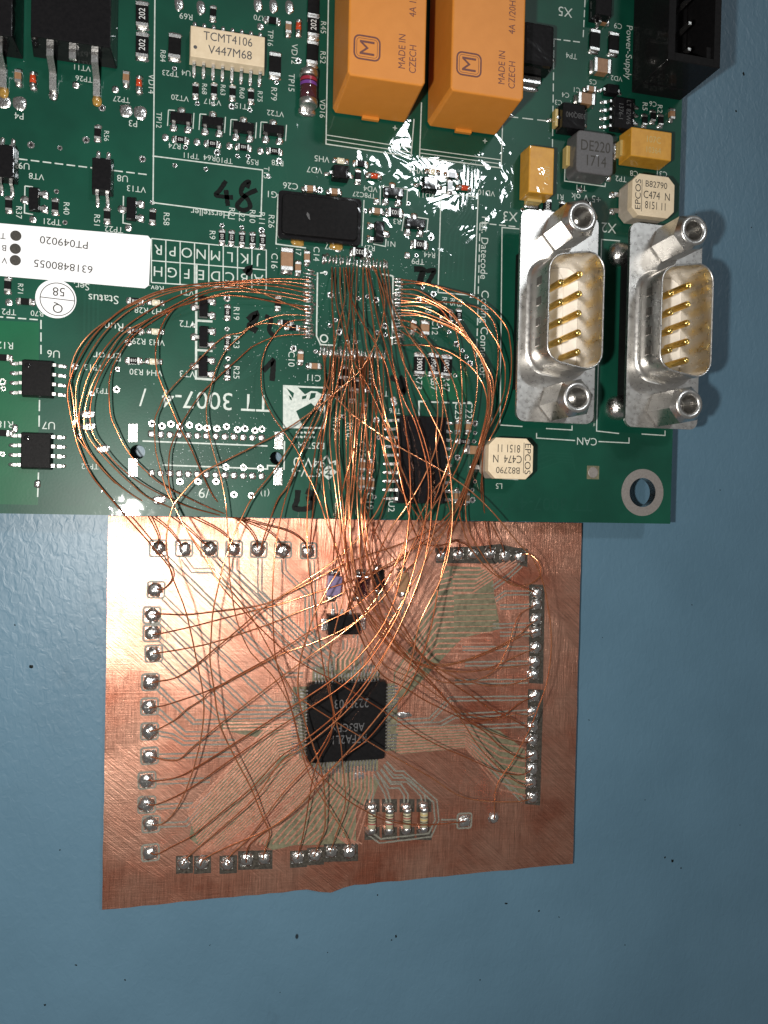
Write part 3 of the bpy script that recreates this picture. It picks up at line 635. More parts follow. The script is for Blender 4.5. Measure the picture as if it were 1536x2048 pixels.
# ================================================================== GREEN BOARD: soldered parts
random.seed(9)
for u, v, rz, t in ((391, 180, 0, 0), (428, 180, 0, 0), (465, 184, 0, 0), (502, 191, 0, 0), (195, 265, 0, 0), (110, 412, 0, 0), (17, 408, 0, 0), (305, 432, 0, 0), (214, 430, 0, 0), (444, 473, 0, '103'), (463, 475, 0, '223'), (484, 477, 0, '103'), (505, 479, 0, '472'), (525, 481, 0, '103'),
                    (455, 624, 0, '001'), (455, 684, 0, '001'), (455, 744, 0, '001'), (270, 602, 90, '018'), (270, 661, 90, '018'), (267, 721, 90, '018'), (361, 279, 90, '103'), (425, 287, 90, '103'), (487, 294, 90, '103'), (549, 302, 90, '103'), (426, 25, 0, 0), (545, 40, 90, 0),
                    (884, 626, 0, 0), (901, 633, 0, '102'), (918, 631, 0, '103'), (927, 883, 90, '111'), (572, 646, 90, 0), (585, 655, 90, 0), (682, 765, 0, 0), (705, 790, 0, '103'), (712, 770, 0, 0), (728, 820, 0, '103'), (690, 745, 0, 0), (15, 570, 0, 0), (50, 603, 90, 0), (5, 715, 90, 0), (5, 866, 90, 0),
                    (716, 352, 0, 0), (900, 372, 0, 0), (722, 327, 90, 0), (904, 350, 90, 0), (1307, 232, 0, 0), (1290, 240, 0, 0), (1322, 240, 0, 0), (1172, 408, 90, '001'), (1125, 415, 0, 0), (556, 605, 0, 0)):
    chip('r06', u, v, rz, t or None, rz and 90 or 90)
for u, v, rz, t in ((790, 425, 90, '103'), (840, 489, 90, '103'), (719, 504, 90, '332'), (1095, 412, 0, '000')): chip('r08', u, v, rz, t, 90)
for u, v, t in ((284, 28, '202'), (284, 90, '202'), (627, 14, None), (627, 50, '202'), (625, 105, None), (550, 129, None), (349, 92, None)): chip('r12', u, v, 0, t, 90)
for u, v, tr, nm in ((839, 728, -90, 'left'), (867, 729, -90, 'middle'), (893, 732, 90, 'right')): chip('r12', u, v, 0, '3900', tr, f'{nm} of three black resistors marked 3900', sc=(1.0, 0.92, 1))
for u, v, rz in ((577, 55, 0), (36, 152, 0), (252, 155, 0), (4, 140, 0), (620, 377, 90), (669, 383, 90), (754, 422, 90), (596, 535, 0), (614, 514, 0), (601, 714, 0), (629, 732, 90), (827, 653, 0), (725, 930, 0), (743, 932, 0), (724, 965, 0), (743, 968, 0), (917, 854, 0), (937, 854, 0), (915, 992, 0), (934, 996, 0), (1208, 42, 90), (1182, 178, 90), (1345, 228, 0)): chip('c06', u, v, rz)
for u, v, rz in ((850, 656, 0), (946, 900, 90)): chip('c08', u, v, rz)
chip('c12', 574, 519, 0, label='large brown ceramic capacitor beside the footprint'); chip('c12', 1172, 198, 90, sc=(1, 0.9, 1)); chip('c12', 1204, 132, 90, sc=(1.3, 0.9, 1), label='brown ceramic capacitor near the black power socket')
for u, v in ((516, 10), (547, 13), (579, 15), (358, 8), (402, 16)): put('solder_pad', wide, GB, G(u, v), 90)
for u, v in ((1190, 80), (1228, 86)): chip('r12', u, v, 0)
for u, v in ((362, 234), (425, 242), (487, 253), (547, 258), (787, 384), (831, 446)): sot(u, v, 0)
for u, v in ((67, 397), (262, 416)): sot(u, v, 90)
for u, v in ((407, 613), (407, 673), (406, 732)): sot(u, v, 90)
sot(759, 463, -90)
# little glass diodes, LEDs, SMA diodes
gd = MB(); gd.lathe([(0.42, -0.9), (0.45, -0.55), (0.42, -0.5)], n=12, mi=0, axis='y'); gd.lathe([(0.42, 0.5), (0.45, 0.55), (0.42, 0.9)], n=12, mi=0, axis='y')
gdm = gd.mesh('glass_diode', lead); gdb = MB().lathe([(0.3, -0.55), (0.4, -0.4), (0.4, 0.4), (0.3, 0.55)], n=12, axis='y').mesh('glass_body', redglass)
for u, v, rz in ((66, 160, 0), (278, 168, 0), (597, 55, 0), (748, 352, 90), (928, 376, 90)):
    p = G(u, v, 0.4); o = put('glass_diode', gdm, GB, (p[0], p[1], ZG+0.45), rz); put('glass_body', gdb, o)
    for s in (-1, 1): put('solder_fillet', shared('gdf', lambda: MB().dome(0.5, 0.35, 0.4, n=10, jit=.15).mesh('solder_fillet', tin)), o, (0, s*0.95, -0.45))
ledb = MB().box(-0.4, 0.4, -0.5, 0.5, 0, 0.3).mesh('indicator_light', ledm, bevel=.05, seg=1); ledl = MB().dome(0.36, 0.42, 0.35, n=10, jit=.03, z0=0.28).mesh('lens', ledm)
for u, v in ((312, 605), (311, 663), (307, 723), (682, 321), (866, 343)):
    p = G(u, v, 0.3); o = put('indicator_light', ledb, GB, (p[0], p[1], ZG), 90); put('lens', ledl, o)
    for s in (-1, 1): put('solder_fillet', shared('lf', lambda: MB().dome(0.45, 0.4, 0.25, n=10, jit=.2).mesh('solder_fillet', tin)), o, (0, s*0.85, 0))
for u, v in ((682, 343), (862, 366)):
    o = soic(u, v, 2.4, 2.1, 1.5, 1, 1.0, name='diode', m=gloss, reach=0.5)
# long banded cylinder diode
mf = MB().lathe([(1.0, -1.55), (1.2, -1.5), (1.2, 1.5), (1.0, 1.55)], n=24, axis='y').mesh('cylinder_diode', maroon)
p = G(617, 178, 1.3); o = put('cylinder_diode', mf, GB, (p[0], p[1], ZG+1.3), 0, label='dark red cylinder diode with purple band and silver ends')
for s, a in ((-1, 0), (1, 0)): put('end_cap', shared('mfc', lambda: MB().lathe([(1.15, -0.45), (1.3, -0.35), (1.3, 0.4), (1.15, 0.5)], n=24, axis='y').mesh('end_cap', lead)), o, (0, s*2.0, 0))
for y, m in ((1.05, redband), (0.45, purpband)): put('colour_band', MB().lathe([(1.22, -0.22), (1.22, 0.22)], n=24, axis='y', cap=False).mesh('colour_band', m), o, (0, y, 0))
put('solder_fillet', MB().dome(1.25, 0.7, 0.5, n=14).mesh('solder_fillet', tin), o, (0, -2.6, -1.3))
# big power packages
def dpak(u, v, w_, l_, lab, offs):
    p = G(u, v, 0.1); b = MB().box(-w_/2, w_/2, 0, l_, 0.15, 4.4, t=0.45).mesh('power_transistor', gloss, bevel=0.15)
    o = put('power_transistor', b, GB, p, 0, lab)
    for x, full in offs:
        mb = MB()
        pts = [(0.5, 2.6), (-1.0, 2.6), (-2.1, 0.5), (-4.2, 0.3)] if full else [(0.5, 2.6), (-0.95, 2.6)]
        mb.add([(xx, y, z+dz) for y, z in pts for xx in (-0.42, 0.42) for dz in (0, .45)],
               [f for i in range(len(pts)-1) for f in ((4*i, 4*i+2, 4*i+6, 4*i+4), (4*i+1, 4*i+5, 4*i+7, 4*i+3), (4*i, 4*i+4, 4*i+5, 4*i+1), (4*i+2, 4*i+3, 4*i+7, 4*i+6))]+[(4*len(pts)-4, 4*len(pts)-2, 4*len(pts)-1, 4*len(pts)-3)])
        put('leg', mb.mesh('leg', lead), o, (x, 0, 0))
        if full: put('solder_fillet', MB().dome(0.6, 0.75, 0.32, n=12, jit=.08).mesh('solder_fillet', flux if x > 0 else tin), o, (x, -4.5, 0))
dpak(152, 128, 10.4, 16, 'big black power transistor with two long legs', ((-2.7, True), (0, False), (2.7, True)))
dpak(-40, 108, 10.4, 16, 'big black power transistor cut off by the left photo edge', ((2.9, True), (0, False)))
# optocouplers
for u, v, lab in ((203, 348, 'black optocoupler standing upright in the line of dashes'), (8, 322, 'black optocoupler at the left photo edge')):
    soic(u, v, 4.4, 2.7, 2.0, 2, 1.27, 90, 'optocoupler', lab, gloss)
o = soic(456, 93, 4.4, 10.2, 2.1, 8, 1.27, 90, 'optocoupler', 'long cream sixteen-legged optocoupler', beige, bev=0.1)
put_text('TCMT4106', pgrey, o, (1.0, 0, 2.115), -90, 1.15, 0.85); put_text('V447M68', pgrey, o, (-0.75, -0.3, 2.115), -90, 1.15, 0.92)
put('pin_dot', MB().sheet(circle(0.25, 14), 0).mesh('pin_dot', pgrey), o, (-0.75, 4.3, 2.115))
# eight-legged drivers
for u, v, lab in ((73, 756, 'upper eight-legged black chip at the left edge'), (71, 901, 'lower eight-legged black chip at the left edge')):
    o = soic(u, v, 3.9, 4.9, 1.5, 4, 1.27, 0, 'integrated_circuit', lab, black)
    put('pin_dimple', MB().lathe([(0.36, 0), (0.34, 0.015), (0.2, 0.03)], n=16).mesh('pin_dimple', gloss), o, (-1.1, 1.6, 1.5))
o = soic(845, 920, 7.5, 12.9, 2.35, 10, 1.27, 0, 'integrated_circuit', 'large black twenty-legged chip crossed by many wires', gloss)
o = soic(1248, 226, 3.6, 5.0, 1.5, 4, 1.27, 0, 'integrated_circuit', 'small black regulator chip marked LT between capacitors', gloss)
put_text('1376-1', pgrey, o, (-0.5, 0.2, 1.512), -90, 0.75, 0.9); put_text('LT 82W6', pgrey, o, (0.8, 0.2, 1.512), -90, 0.75, 0.9)
o = soic(1226, 177, 2.2, 1.6, 1.2, 1, 1, 0, 'diode', m=gloss, reach=0.5)
o = soic(1148, 232, 4.0, 4.0, 2.3, 1, 1, 0, 'power_diode', 'black square diode above the grey inductor', gloss, reach=0.8)
put('terminal', MB().box(-0.5, 0.0, -1.3, 1.3, 0.1, 1.2).mesh('terminal', goldband, bevel=.08), o, (-2.05, 0, 0)); put_text('30BQ040', pgrey, o, (0.3, 0.2, 2.312), 180, 0.8, 0.75)
o = soic(1208, 8, 3.6, 3.0, 2.2, 1, 1, 90, 'power_diode', m=gloss, reach=0.6)
# black choke behind the right relay
o = soic(1078, 88, 5.2, 6.5, 3.4, 1, 1, 0, 'choke', 'shiny black choke half hidden behind the right relay', gloss, bev=0.5)
put('terminal', MB().box(-1.6, 1.6, -0.55, 0.55, 0.05, 0.9).mesh('terminal', lead, bevel=.1), o, (0, -3.9, 0))
put('solder_fillet', MB().dome(1.6, 0.5, 0.2).mesh('solder_fillet', tin), o, (0, -4.8, 0))

# quartz oscillator: dark metal lid on a wider base
p = G(641, 434, 1.4)
b = MB().prism(rrect(11.8, 6.6, 0.5), 0.1, 0.95).mesh('oscillator', gloss, bevel=0.08); o = put('oscillator', b, GB, (p[0], p[1], ZG), 0.0, 'flat black rounded oscillator with scratched lid')
put('lid', MB().prism(rrect(10.9, 5.7, 0.7), 0.95, 1.45, top=rrect(10.7, 5.5, 0.65)).mesh('lid', black, bevel=0.1), o)
put('scratch', MB().sheet([(-1.9, 0.5), (-1.6, 0.2), (-1.45, -0.6), (-1.7, -0.45), (-2.0, 0.1)], 1.456).mesh('scratch', pgrey), o)
for x in (-3.0, 2.6): put('solder_fillet', MB().dome(1.0, 0.5, 0.4, jit=.15).mesh('solder_fillet', flux), o, (x, -3.5, 0))

# relays
def relay(cx, y0, lab, up):
    w2, ln = 5.5, 20.2
    b = MB(); b.prism([(-w2, 0.6), (-w2+0.4, 0), (w2-0.4, 0), (w2, 0.6), (w2, ln), (-w2, ln)], 0.35, 10.5, top=[(-w2+0.25, 0.75), (-w2+0.55, 0.2), (w2-0.55, 0.2), (w2-0.25, 0.75), (w2-0.25, ln-0.2), (-w2+0.25, ln-0.2)])
    o = put('relay', b.mesh('relay', orange, bevel=0.28, seg=3), GB, (cx, y0, ZG), 0, lab)
    put('clip_tab', MB().box(-1.25, 1.25, -0.42, 0.05, 0.3, 0.95).mesh('clip_tab', orange, bevel=.08), o, (0.0, 0, 0))
    zt = 10.52
    m = MB(); m.strip(rrect(3.4, 3.0, 0.7, 4), 0.22, zt, close=True); m.strip(rrect(2.75, 2.35, 0.4, 4), 0.06, zt, close=True)
    put('printed_logo', m.mesh('printed_logo', pbrown), o, (-2.75, 4.0+up, 0), label='letter M in a rounded square')
    put_text('M', pbrown, o, (-2.75, 4.0+up, zt+.004), 90, 2.0, 1.0, name='logo_letter', thin=0.0)
    put_text('MADE IN', pbrown, o, (1.95, 4.3+up, zt), 90, 0.95, 0.85); put_text('CZECH', pbrown, o, (3.45, 3.5+up, zt), 90, 0.95, 0.85)
    put_text('4A 1/20HP', pbrown, o, (3.3, 11.6+up, zt), 90, 0.95, 0.85)
    for x in (-3.8, 3.8): put('terminal', MB().box(-.3, .3, -.3, .3, -0.0, 0.4).mesh('terminal', tin), o, (x, 1.6, 0))
relay(35.34, 58.07, 'left one of the two orange relays', 0.0); relay(49.42, 58.08, 'right one of the two orange relays', 0.0)
for u, v in ((790, 256), (970, 282)): put_text('+', silk, GB, G(u, v, .014), 180, 1.0, name='silkscreen_lettering')

# tantalum capacitors
def tantalum(u, v, w_, l_, h, rz, lab, lines):
    p = G(u, v, h); b = MB().box(-w_/2, w_/2, -l_/2, l_/2, 0.2, h, t=0.12).mesh('tantalum_capacitor', tant, bevel=0.16)
    o = put('tantalum_capacitor', b, GB, (p[0], p[1], ZG), rz, lab)
    for s in (-1, 1):
        put('terminal', MB().box(-1.2, 1.2, -0.12, 0.35, 0.02, 1.3).mesh('terminal', goldband, bevel=.08), o, (0, s*l_/2, 0), 0 if s > 0 else 180)
        put('solder_fillet', MB().dome(1.35, 0.5, 0.35, jit=.1).mesh('solder_fillet', tin), o, (0, s*(l_/2+.6), 0))
    for t_, x, y, r_, cap in lines: put_text(t_, goldband, o, (x, y, h+.012), r_, cap, 0.85)
tantalum(1083, 340, 4.2, 7.1, 3.4, 0, 'upright orange tantalum capacitor left of the grey inductor', [('107C', 0.9, -0.4, -90, 0.8)])
tantalum(1303, 288, 4.6, 7.2, 3.6, 90, 'orange tantalum capacitor lying near the right board edge', [('107C', 0.7, -0.4, -90, 1.0), ('10364', -0.9, -0.4, -90, 0.9)])
# grey inductor
p = G(1190, 306, 3.3); b = MB().prism(rrect(6.4, 6.6, 0.7, 3), 0.2, 3.3, top=rrect(6.1, 6.3, 0.7, 3)).mesh('inductor', greyb, bevel=0.15)
o = put('inductor', b, GB, (p[0], p[1], ZG), 0, 'grey square inductor marked 1714')
put_text('DE220', pblack, o, (0.1, 1.0, 3.315), 0, 1.6, 0.8); put_text('1714', pblack, o, (0.3, -1.2, 3.315), 0, 1.6, 0.8)
for s in (-1, 1): put('terminal', MB().box(-0.5, 0.15, -1.5, 1.5, 0.05, 1.4).mesh('terminal', goldband, bevel=.1), o, (s*3.25, 0, 0), 0 if s < 0 else 180)
# cream chokes
def choke(u, v, w_, l_, h, rz, lab, lines):
    c = 1.0; hw, hl = w_/2, l_/2
    oc = lambda a, d, cc: [(a, -d+cc), (a, d-cc), (a-cc, d), (-a+cc, d), (-a, d-cc), (-a, -d+cc), (-a+cc, -d), (a-cc, -d)]
    p = G(u, v, h); b = MB().prism(oc(hw-.1, hl-.1, c), 0.25, h-1.4).mesh('choke', mat_side, bevel=.1)
    o = put('choke', b, GB, (p[0], p[1], ZG), rz, lab)
    put('cover', MB().prism(oc(hw, hl, c+.1), h-1.4, h).mesh('cover', beige, bevel=.1), o)
    for s in (-1, 1):
        for y in (-1.25, 1.25):
            put('terminal', MB().box(0, 0.95, -0.35, 0.35, 0.1, 0.5).mesh('terminal', lead, bevel=.06), o, (s*(hw-.15), y, 0), 0 if s > 0 else 180)
            put('solder_fillet', MB().dome(0.6, 0.55, 0.25).mesh('solder_fillet', tin), o, (s*(hw+.8), y, 0))
    for t_, x, y, r_, cap, wd in lines: put_text(t_, pblack, o, (x, y, h+.012), r_, cap, wd)
    put('printed_line', MB().strip([(-2.0, -hl+.6), (-2.0, hl-.9)], 0.09, h+.012).mesh('printed_line', pblack), o)
mat_side = mat('grey_moulding', (0.36, 0.31, 0.25), (0.43, 0.375, 0.31), rough=0.5, nscale=1.5)
EL = [('EPCOS', -2.65, 0.0, 90, 0.95, 1.15), ('B82790', 0.45, 1.75, 0, 0.95, 0.92), ('C474  N', 0.55, 0.1, 0, 1.15, 0.8), ('8151 11', 0.35, -1.45, 0, 1.15, 0.7)]
choke(1307, 392, 7.2, 6.3, 4.4, 0, 'cream octagonal choke at the right edge below the tantalum capacitor', EL)
choke(1022, 917, 7.0, 6.0, 4.4, 180, 'cream octagonal choke at the bottom right, marked upside down', EL)

# black power socket: open box with pins
pw, pl, ph = 8.7, 26.0, 9.8
px0, py0 = GX1-0.37-pw, 67.86
mb = MB()
for x0, x1, y0, y1, z0, z1 in ((0, pw, 0, pl, 0.1, 3.0), (0, 1.1, 0, pl, 3.0, ph), (pw-1.1, pw, 0, pl, 3.0, ph), (1.1, pw-1.1, 0, 1.2, 3.0, ph), (1.1, pw-1.1, pl-1.2, pl, 3.0, ph), (1.1, 1.8, 1.2, 3.6, 3.0, ph-1.2), (pw-1.9, pw-1.1, 1.2, 3.2, 3.0, ph-0.6), (1.1, 2.4, 4.2, pl-4, 3.0, ph-2.4)):
    mb.box(x0, x1, y0, y1, z0, z1)
sock = put('power_socket', mb.mesh('power_socket', black, bevel=0.07, seg=1), GB, (px0, py0, ZG), 0, 'tall black power socket with silver pins at the top right')
pin = MB().box(-.32, .32, -.32, .32, 0, 5.4, t=.06).mesh('pin', lead, bevel=.08)
for k in range(6): put('pin', pin, sock, (pw/2+.1, 2.9+3.81*k, 3.0))

# D-subminiature plugs
def dsub(cx, cy, lab, lugs):
    o = thing_part('serial_plug', (cx, cy, ZG), lab)
    zf = 4.4
    put('insulator_block', MB().box(-4.9, 4.9, -10.2, 10.2, 0.15, 2.7).mesh('insulator_block', black, bevel=.1), o)
    hl = [circle(1.6, 20, 0, s*12.5) for s in (1, -1)]
        # D outline: long side at +x; s grows it outwards
    def dee(g, n=6):
        pts = [(4.15, 8.45), (-4.15, 7.0), (-4.15, -7.0), (4.15, -8.45)]; r = 2.4
        pts = [(4.15+g, 8.6+g), (-4.15-g, 7.15+g), (-4.15-g, -7.15-g), (4.15+g, -8.6-g)]; out = []
        m = len(pts); r = r+g
        for i in range(m):
            a, b, c = Vector(pts[i-1]), Vector(pts[i]), Vector(pts[(i+1) % m])
            d1, d2 = (a-b).normalized(), (c-b).normalized(); an = d1.angle(d2)/2; t_ = r/math.tan(an)
            cen = b+(d1+d2).normalized()*(r/math.sin(an)); s0, s1 = b+d1*t_-cen, b+d2*t_-cen
            a0 = math.atan2(s0.y, s0.x); a1 = math.atan2(s1.y, s1.x); da = (a1-a0+math.pi) % (2*math.pi)-math.pi
            for k in range(n+1): out.append((cen.x+r*math.cos(a0+da*k/n), cen.y+r*math.sin(a0+da*k/n)))
        return out
    fl = slab('flange', rrect(12.4, 30.8, 1.3, 5), hl+[dee(0.1)], zf, zf+0.6, [steel, steel]); put('flange', fl, o)
    zt = zf+6.3
    rings = [(0.95, zf+.6), (0.55, zf+.75), (0.3, zf+1.1), (0.2, zf+1.6), (0.2, zt-.1), (0.13, zt), (-0.02, zt), (-0.08, zt-.1), (-0.1, zf-1.5)]
    mb = MB(); vs = []
    for g, z in rings: vs += [(x, y, z) for x, y in dee(g)]
    n = len(dee(0)); mb.add(vs, [(j*n+k, j*n+(k+1) % n, (j+1)*n+(k+1) % n, (j+1)*n+k) for j in range(len(rings)-1) for k in range(n)], 0, True)
    me = mb.mesh('shell', steel); 
    bm = bmesh.new(); bm.from_mesh(me); bmesh.ops.recalc_face_normals(bm, faces=bm.faces); bm.to_mesh(me); bm.free()
    put('shell', me, o)
    put('insulator', MB().prism(dee(-0.12), zf-1.6, zf-1.2).mesh('insulator', cream), o)
    step = MB(); dd = [(x, y) for x, y in dee(-0.1)]
    step.prism([(x*0.62-0.9, y*0.93) for x, y in dee(-0.3)], zf-1.2, zf-0.9); put('insulator_step', step.mesh('insulator_step', cream, bevel=.05), o)
    pm = shared('dpin', lambda: MB().lathe([(0.5, zf-1.3), (0.5, 8.55), (0.42, 8.78), (0.25, 8.9), (0.08, 8.93)], n=14).mesh('pin', gold))
    for i in range(5): put('pin', pm, o, (1.42, 2.77*(2-i), 0))
    for i in range(4): put('pin', pm, o, (-1.42, 2.77*(1.5-i), 0))
    dm = shared('dimple', lambda: MB().box(-0.04, 0.14, -0.6, 0.6, 0, 1.5, t=.0).mesh('dimple', dark_refl, bevel=.05))
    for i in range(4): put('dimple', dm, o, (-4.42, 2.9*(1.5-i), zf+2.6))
    for s in (1, -1):
        so = MB(); hexa = [(2.85*math.cos(math.radians(60*k+12)), 2.85*math.sin(math.radians(60*k+12))) for k in range(6)]
        hx_ = [(a*0.93, b*0.93) for a, b in hexa]
        so.prism(hx_, 0, 0.35, top=hexa); so.add([(x, y, z) for z in (0.35, 5.9) for x, y in hexa], [(i, (i+1) % 6, 6+(i+1) % 6, 6+i) for i in range(6)])
        c48 = 36; out6 = []
        for k in range(c48):
            a = 2*math.pi*k/c48; b_ = (a-math.radians(12)) % (math.pi/3)-math.pi/6
            out6.append((2.85*math.cos(math.pi/6)/math.cos(b_)*math.cos(a), 2.85*math.cos(math.pi/6)/math.cos(b_)*math.sin(a)))
        so.add([(x, y, 5.9) for x, y in out6]+[(x, y, 6.75) for x, y in circle(2.15, c48)], [(i, (i+1) % c48, c48+(i+1) % c48, c48+i) for i in range(c48)], 0, True)
        prof = [(2.15, 6.75), (2.02, 6.9), (1.5, 6.9)]
        z = 6.75
        while z > 3.4: prof += [(1.42, z), (1.22, z-.22)]; z -= 0.44
        so.lathe(prof, n=c48, cap=False); so.sheet(circle(1.3, 24), 3.4)
        put('standoff', so.mesh('standoff', steel), o, (0, s*12.5, zf+0.62))
        if lugs: put('bracket', MB().dome(2.1, 1.9, 1.8, n=18, rings=5, jit=0.02).mesh('bracket', tin), o, (-5.0 if s > 0 else -4.6, s*12.0, 0.05))
        put('side_clip', MB().box(-0.35, 0.35, -1.6, 1.6, zf-1.0, zf+0.1).mesh('side_clip', lead, bevel=.05), o, (6.0, s*10.8, 0))
def thing_part(name, loc, lab):
    o = bpy.data.objects.new(name, None); COL.objects.link(o); o.parent = GB; o['label'] = lab; o.empty_display_size = .004
    p = GB.location; o.location = (loc[0]*S-p[0], loc[1]*S-p[1], loc[2]*S-p[2]); return o
dsub(63.33, 30.47, 'left one of the two nine-pin metal serial plugs', False); dsub(81.03, 30.39, 'right one of the two nine-pin metal serial plugs, at the board edge', True)

# soldered pin tails under the board carry it clear of the bench
tail = MB().lathe([(0.25, 0.02), (0.32, 0.1), (0.36, 2.6), (0.9, ZG-1.62)], n=10).mesh('solder_tail', tin)
for x, y in [(x_+dx, y_) for x_ in (63.33, 81.03) for dx in (-1.42, 1.42) for y_ in (18, 25, 30.5, 36, 43)]+[(31, 60), (39, 60), (45, 60), (53, 60), (31, 75), (39, 75), (45, 75), (53, 75), (-30, 20), (-30, 60), (-30, 95), (60, 95)]:
    put('solder_tail', tail, GB, (x, y, 0))
# stickers
st = gp([(-70, 441), (296, 472), (302, 479), (298, 571), (290, 577), (-70, 546)])
o = decal('label_sticker', MB().prism(st[::-1], ZG+.02, ZG+.10), paper, label='white rectangular label with printed serial numbers')
def on_label(t_, u, v, px, wd=1.0):
    q = G(u, v, .115); sy = msc(u, v)[1]; e = put_text(t_, pblack, None, (0, 0, 0), 180-2.0, px/sy, wd); e.parent = o; e.location = (q[0]*S-o.location.x-GB.location.x, q[1]*S-o.location.y-GB.location.y, q[2]*S-o.location.z-GB.location.z)
    return e
on_label('PT049020', 128, 485, 15, 1.05); on_label('6318480055', 127, 533, 15, 1.05); on_label('T', 6, 472, 12); on_label('B', 8, 496, 12); on_label('V', 9, 521, 12)
dots = MB()
for u, v in ((32, 472), (31, 498), (31, 521)):
    q = G(u, v); dots.sheet(circle(0.68, 24, q[0], q[1]), ZG+.114)
d_ = _put('printed_dots', dots.mesh('printed_dots', pblack), o)
d_.location = (-o.location.x-GB.location.x, -o.location.y-GB.location.y, -o.location.z-GB.location.z)
cq = G(112, 598); o2 = put('round_sticker', MB().prism(circle(2.55, 40), .02, .09).mesh('round_sticker', paper), GB, (cq[0], cq[1], ZG), label='round white sticker with 58 above Q')
put('printed_circle', MB().strip(circle(2.15, 40), 0.11, .102, close=True).strip([(-2.15, 0.15), (2.15, -.05)], 0.11, .102).mesh('printed_circle', pblack), o2, (0.2, -.05, 0))
put_text('58', pblack, o2, (0.35, 0.95, .104), 180, 1.15); put_text('Q', pblack, o2, (0.25, -1.15, .104), 180, 1.2)

# ================================================================== COPPER BOARD
def lp(pts): return [L(u, v)[:2] for u, v in pts]
LZ = ZL+0.012
random.seed(33)
def ldecal(name, mb, m, label=None): return put(name, mb.mesh(name, m), LB, (0, 0, 0), label=label)
def rough_line(pts, step=0.7, amp=0.035):                     # hand-milled cuts are never quite straight
    out = [pts[0]]
    for a, b in zip(pts, pts[1:]):
        d = math.dist(a, b); n = max(1, int(d/step))
        for k in range(1, n+1):
            x, y = a[0]+(b[0]-a[0])*k/n, a[1]+(b[1]-a[1])*k/n
            if k < n: x += random.uniform(-amp, amp); y += random.uniform(-amp, amp)
            out.append((x, y))
    return out
def offset(pts, d):
    out = []
    for i, p in enumerate(pts):
        a, b = pts[max(0, i-1)], pts[min(len(pts)-1, i+1)]
        t = Vector((b[0]-a[0], b[1]-a[1])).normalized()
        if 0 < i < len(pts)-1:
            t1 = Vector((p[0]-a[0], p[1]-a[1])).normalized(); t2 = Vector((b[0]-p[0], b[1]-p[1])).normalized()
            t = (t1+t2).normalized(); c = max(0.5, t.dot(t1)); out.append((p[0]-t.y*d/c, p[1]+t.x*d/c))
        else: out.append((p[0]-t.y*d, p[1]+t.x*d))
    return out
def trace(px, gap=0.30, wd=0.24):                             # a track left standing between two milled cuts
    c = lp(px); mb = MB()
    for s in (-1, 1): mb.strip(rough_line(offset(c, s*gap)), wd, LZ+random.uniform(0, .004), jit=0.22)
    ldecal('milled_track', mb, fr4)
AZ = [0.004]
def area_l(px, m=olive, name='milled_area'):
    AZ[0] += 0.0008; z = AZ[0]
    return ldecal(name, MB().sheet(rough_line(lp(px)+[lp(px)[0]], 0.8, 0.05)[:-1], ZL+z), m)
CZ = [ZL+0.018]
def cz():
    CZ[0] += 0.00025; return CZ[0]
def copper_line(px, wd=0.22): ldecal('copper_track', MB().strip(rough_line(lp(px), 0.6, 0.03), wd, cz(), jit=0.25), coptr)

TOP = [(316, 1097), (368, 1097), (419, 1098), (468.5, 1098), (518, 1099), (567, 1100), (617.6, 1102)]
LEF = [(312, 1180), (303.5, 1231), (303.5, 1267), (307.4, 1308), (301, 1365), (299, 1414), (299, 1464), (299, 1513), (294, 1562), (293.5, 1611), (302, 1650), (300.7, 1707)]
BOT = [(367, 1728), (403, 1728), (455, 1728), (492, 1722), (528.5, 1718), (595, 1717), (629.5, 1711.6), (662.7, 1705), (700, 1703)]
RGA = [(1075, 1185), (1075, 1209), (1074, 1238), (1073, 1264), (1072, 1296), (1069, 1324), (1069, 1350)]
RGB = [(1070, 1393), (1068, 1425), (1066.5, 1453), (1066.5, 1481), (1065, 1511), (1065, 1538), (1064, 1566), (1066.5, 1596)]
TRR = [(883, 1111), (918, 1109), (947, 1107), (981, 1106), (1011, 1110), (1042, 1112.5)]
SIN = [(930, 1643), (988, 1636)]

# milled areas with the tracks between them
area_l([(655, 1345), (668, 1312), (700, 1296), (716, 1296), (716, 1330), (724, 1345)])
area_l([(788, 1345), (806, 1318), (872, 1178), (892, 1132), (960, 1134), (985, 1150), (988, 1185), (1000, 1258), (925, 1276), (890, 1312), (840, 1366), (808, 1394), (786, 1396)])
area_l([(592, 1430), (566, 1444), (446, 1440), (440, 1458), (520, 1476), (468, 1528), (408, 1596), (384, 1640), (378, 1676), (410, 1700), (442, 1690), (530, 1630), (600, 1580), (630, 1552), (600, 1512), (592, 1500)])
area_l([(700, 1540), (628, 1552), (560, 1625), (512, 1680), (545, 1700), (590, 1690), (712, 1690), (712, 1610), (742, 1610), (760, 1560)])
area_l([(790, 1452), (800, 1454), (940, 1448), (1000, 1462), (1050, 1500), (1050, 1590), (1035, 1596), (930, 1496), (800, 1508), (790, 1506)])
for k in range(17):                                            # upper right fan
    u0 = 730+6*k; v0 = 1346+max(0, k-8)*6
    if k > 8: u0 = 790
    uu, vv = 868+4*(k % 3), 1140+10.5*k
    L0 = [(u0, v0), (u0+8, v0-12), (uu-0, vv), (908 if 4 <= k < 12 else 985, vv-1)]
    if k < 5: L0 = [(u0, v0), (u0+6, v0-14), (uu, vv), (uu+22+4*k, vv-8)]
    copper_line(L0, 0.24)
for k in range(6): copper_line([(905, 1140+9*k), (960-3*k, 1140+9*k), (985+12*k, 1128-2*k)], 0.26)
for k in range(12): copper_line([(596, 1440+5.5*k), (548+k, 1446+6*k), (524+2*k, 1466+6*k), (404+k, 1590+7*k), (374+2*k, 1622+6*k)], 0.27)
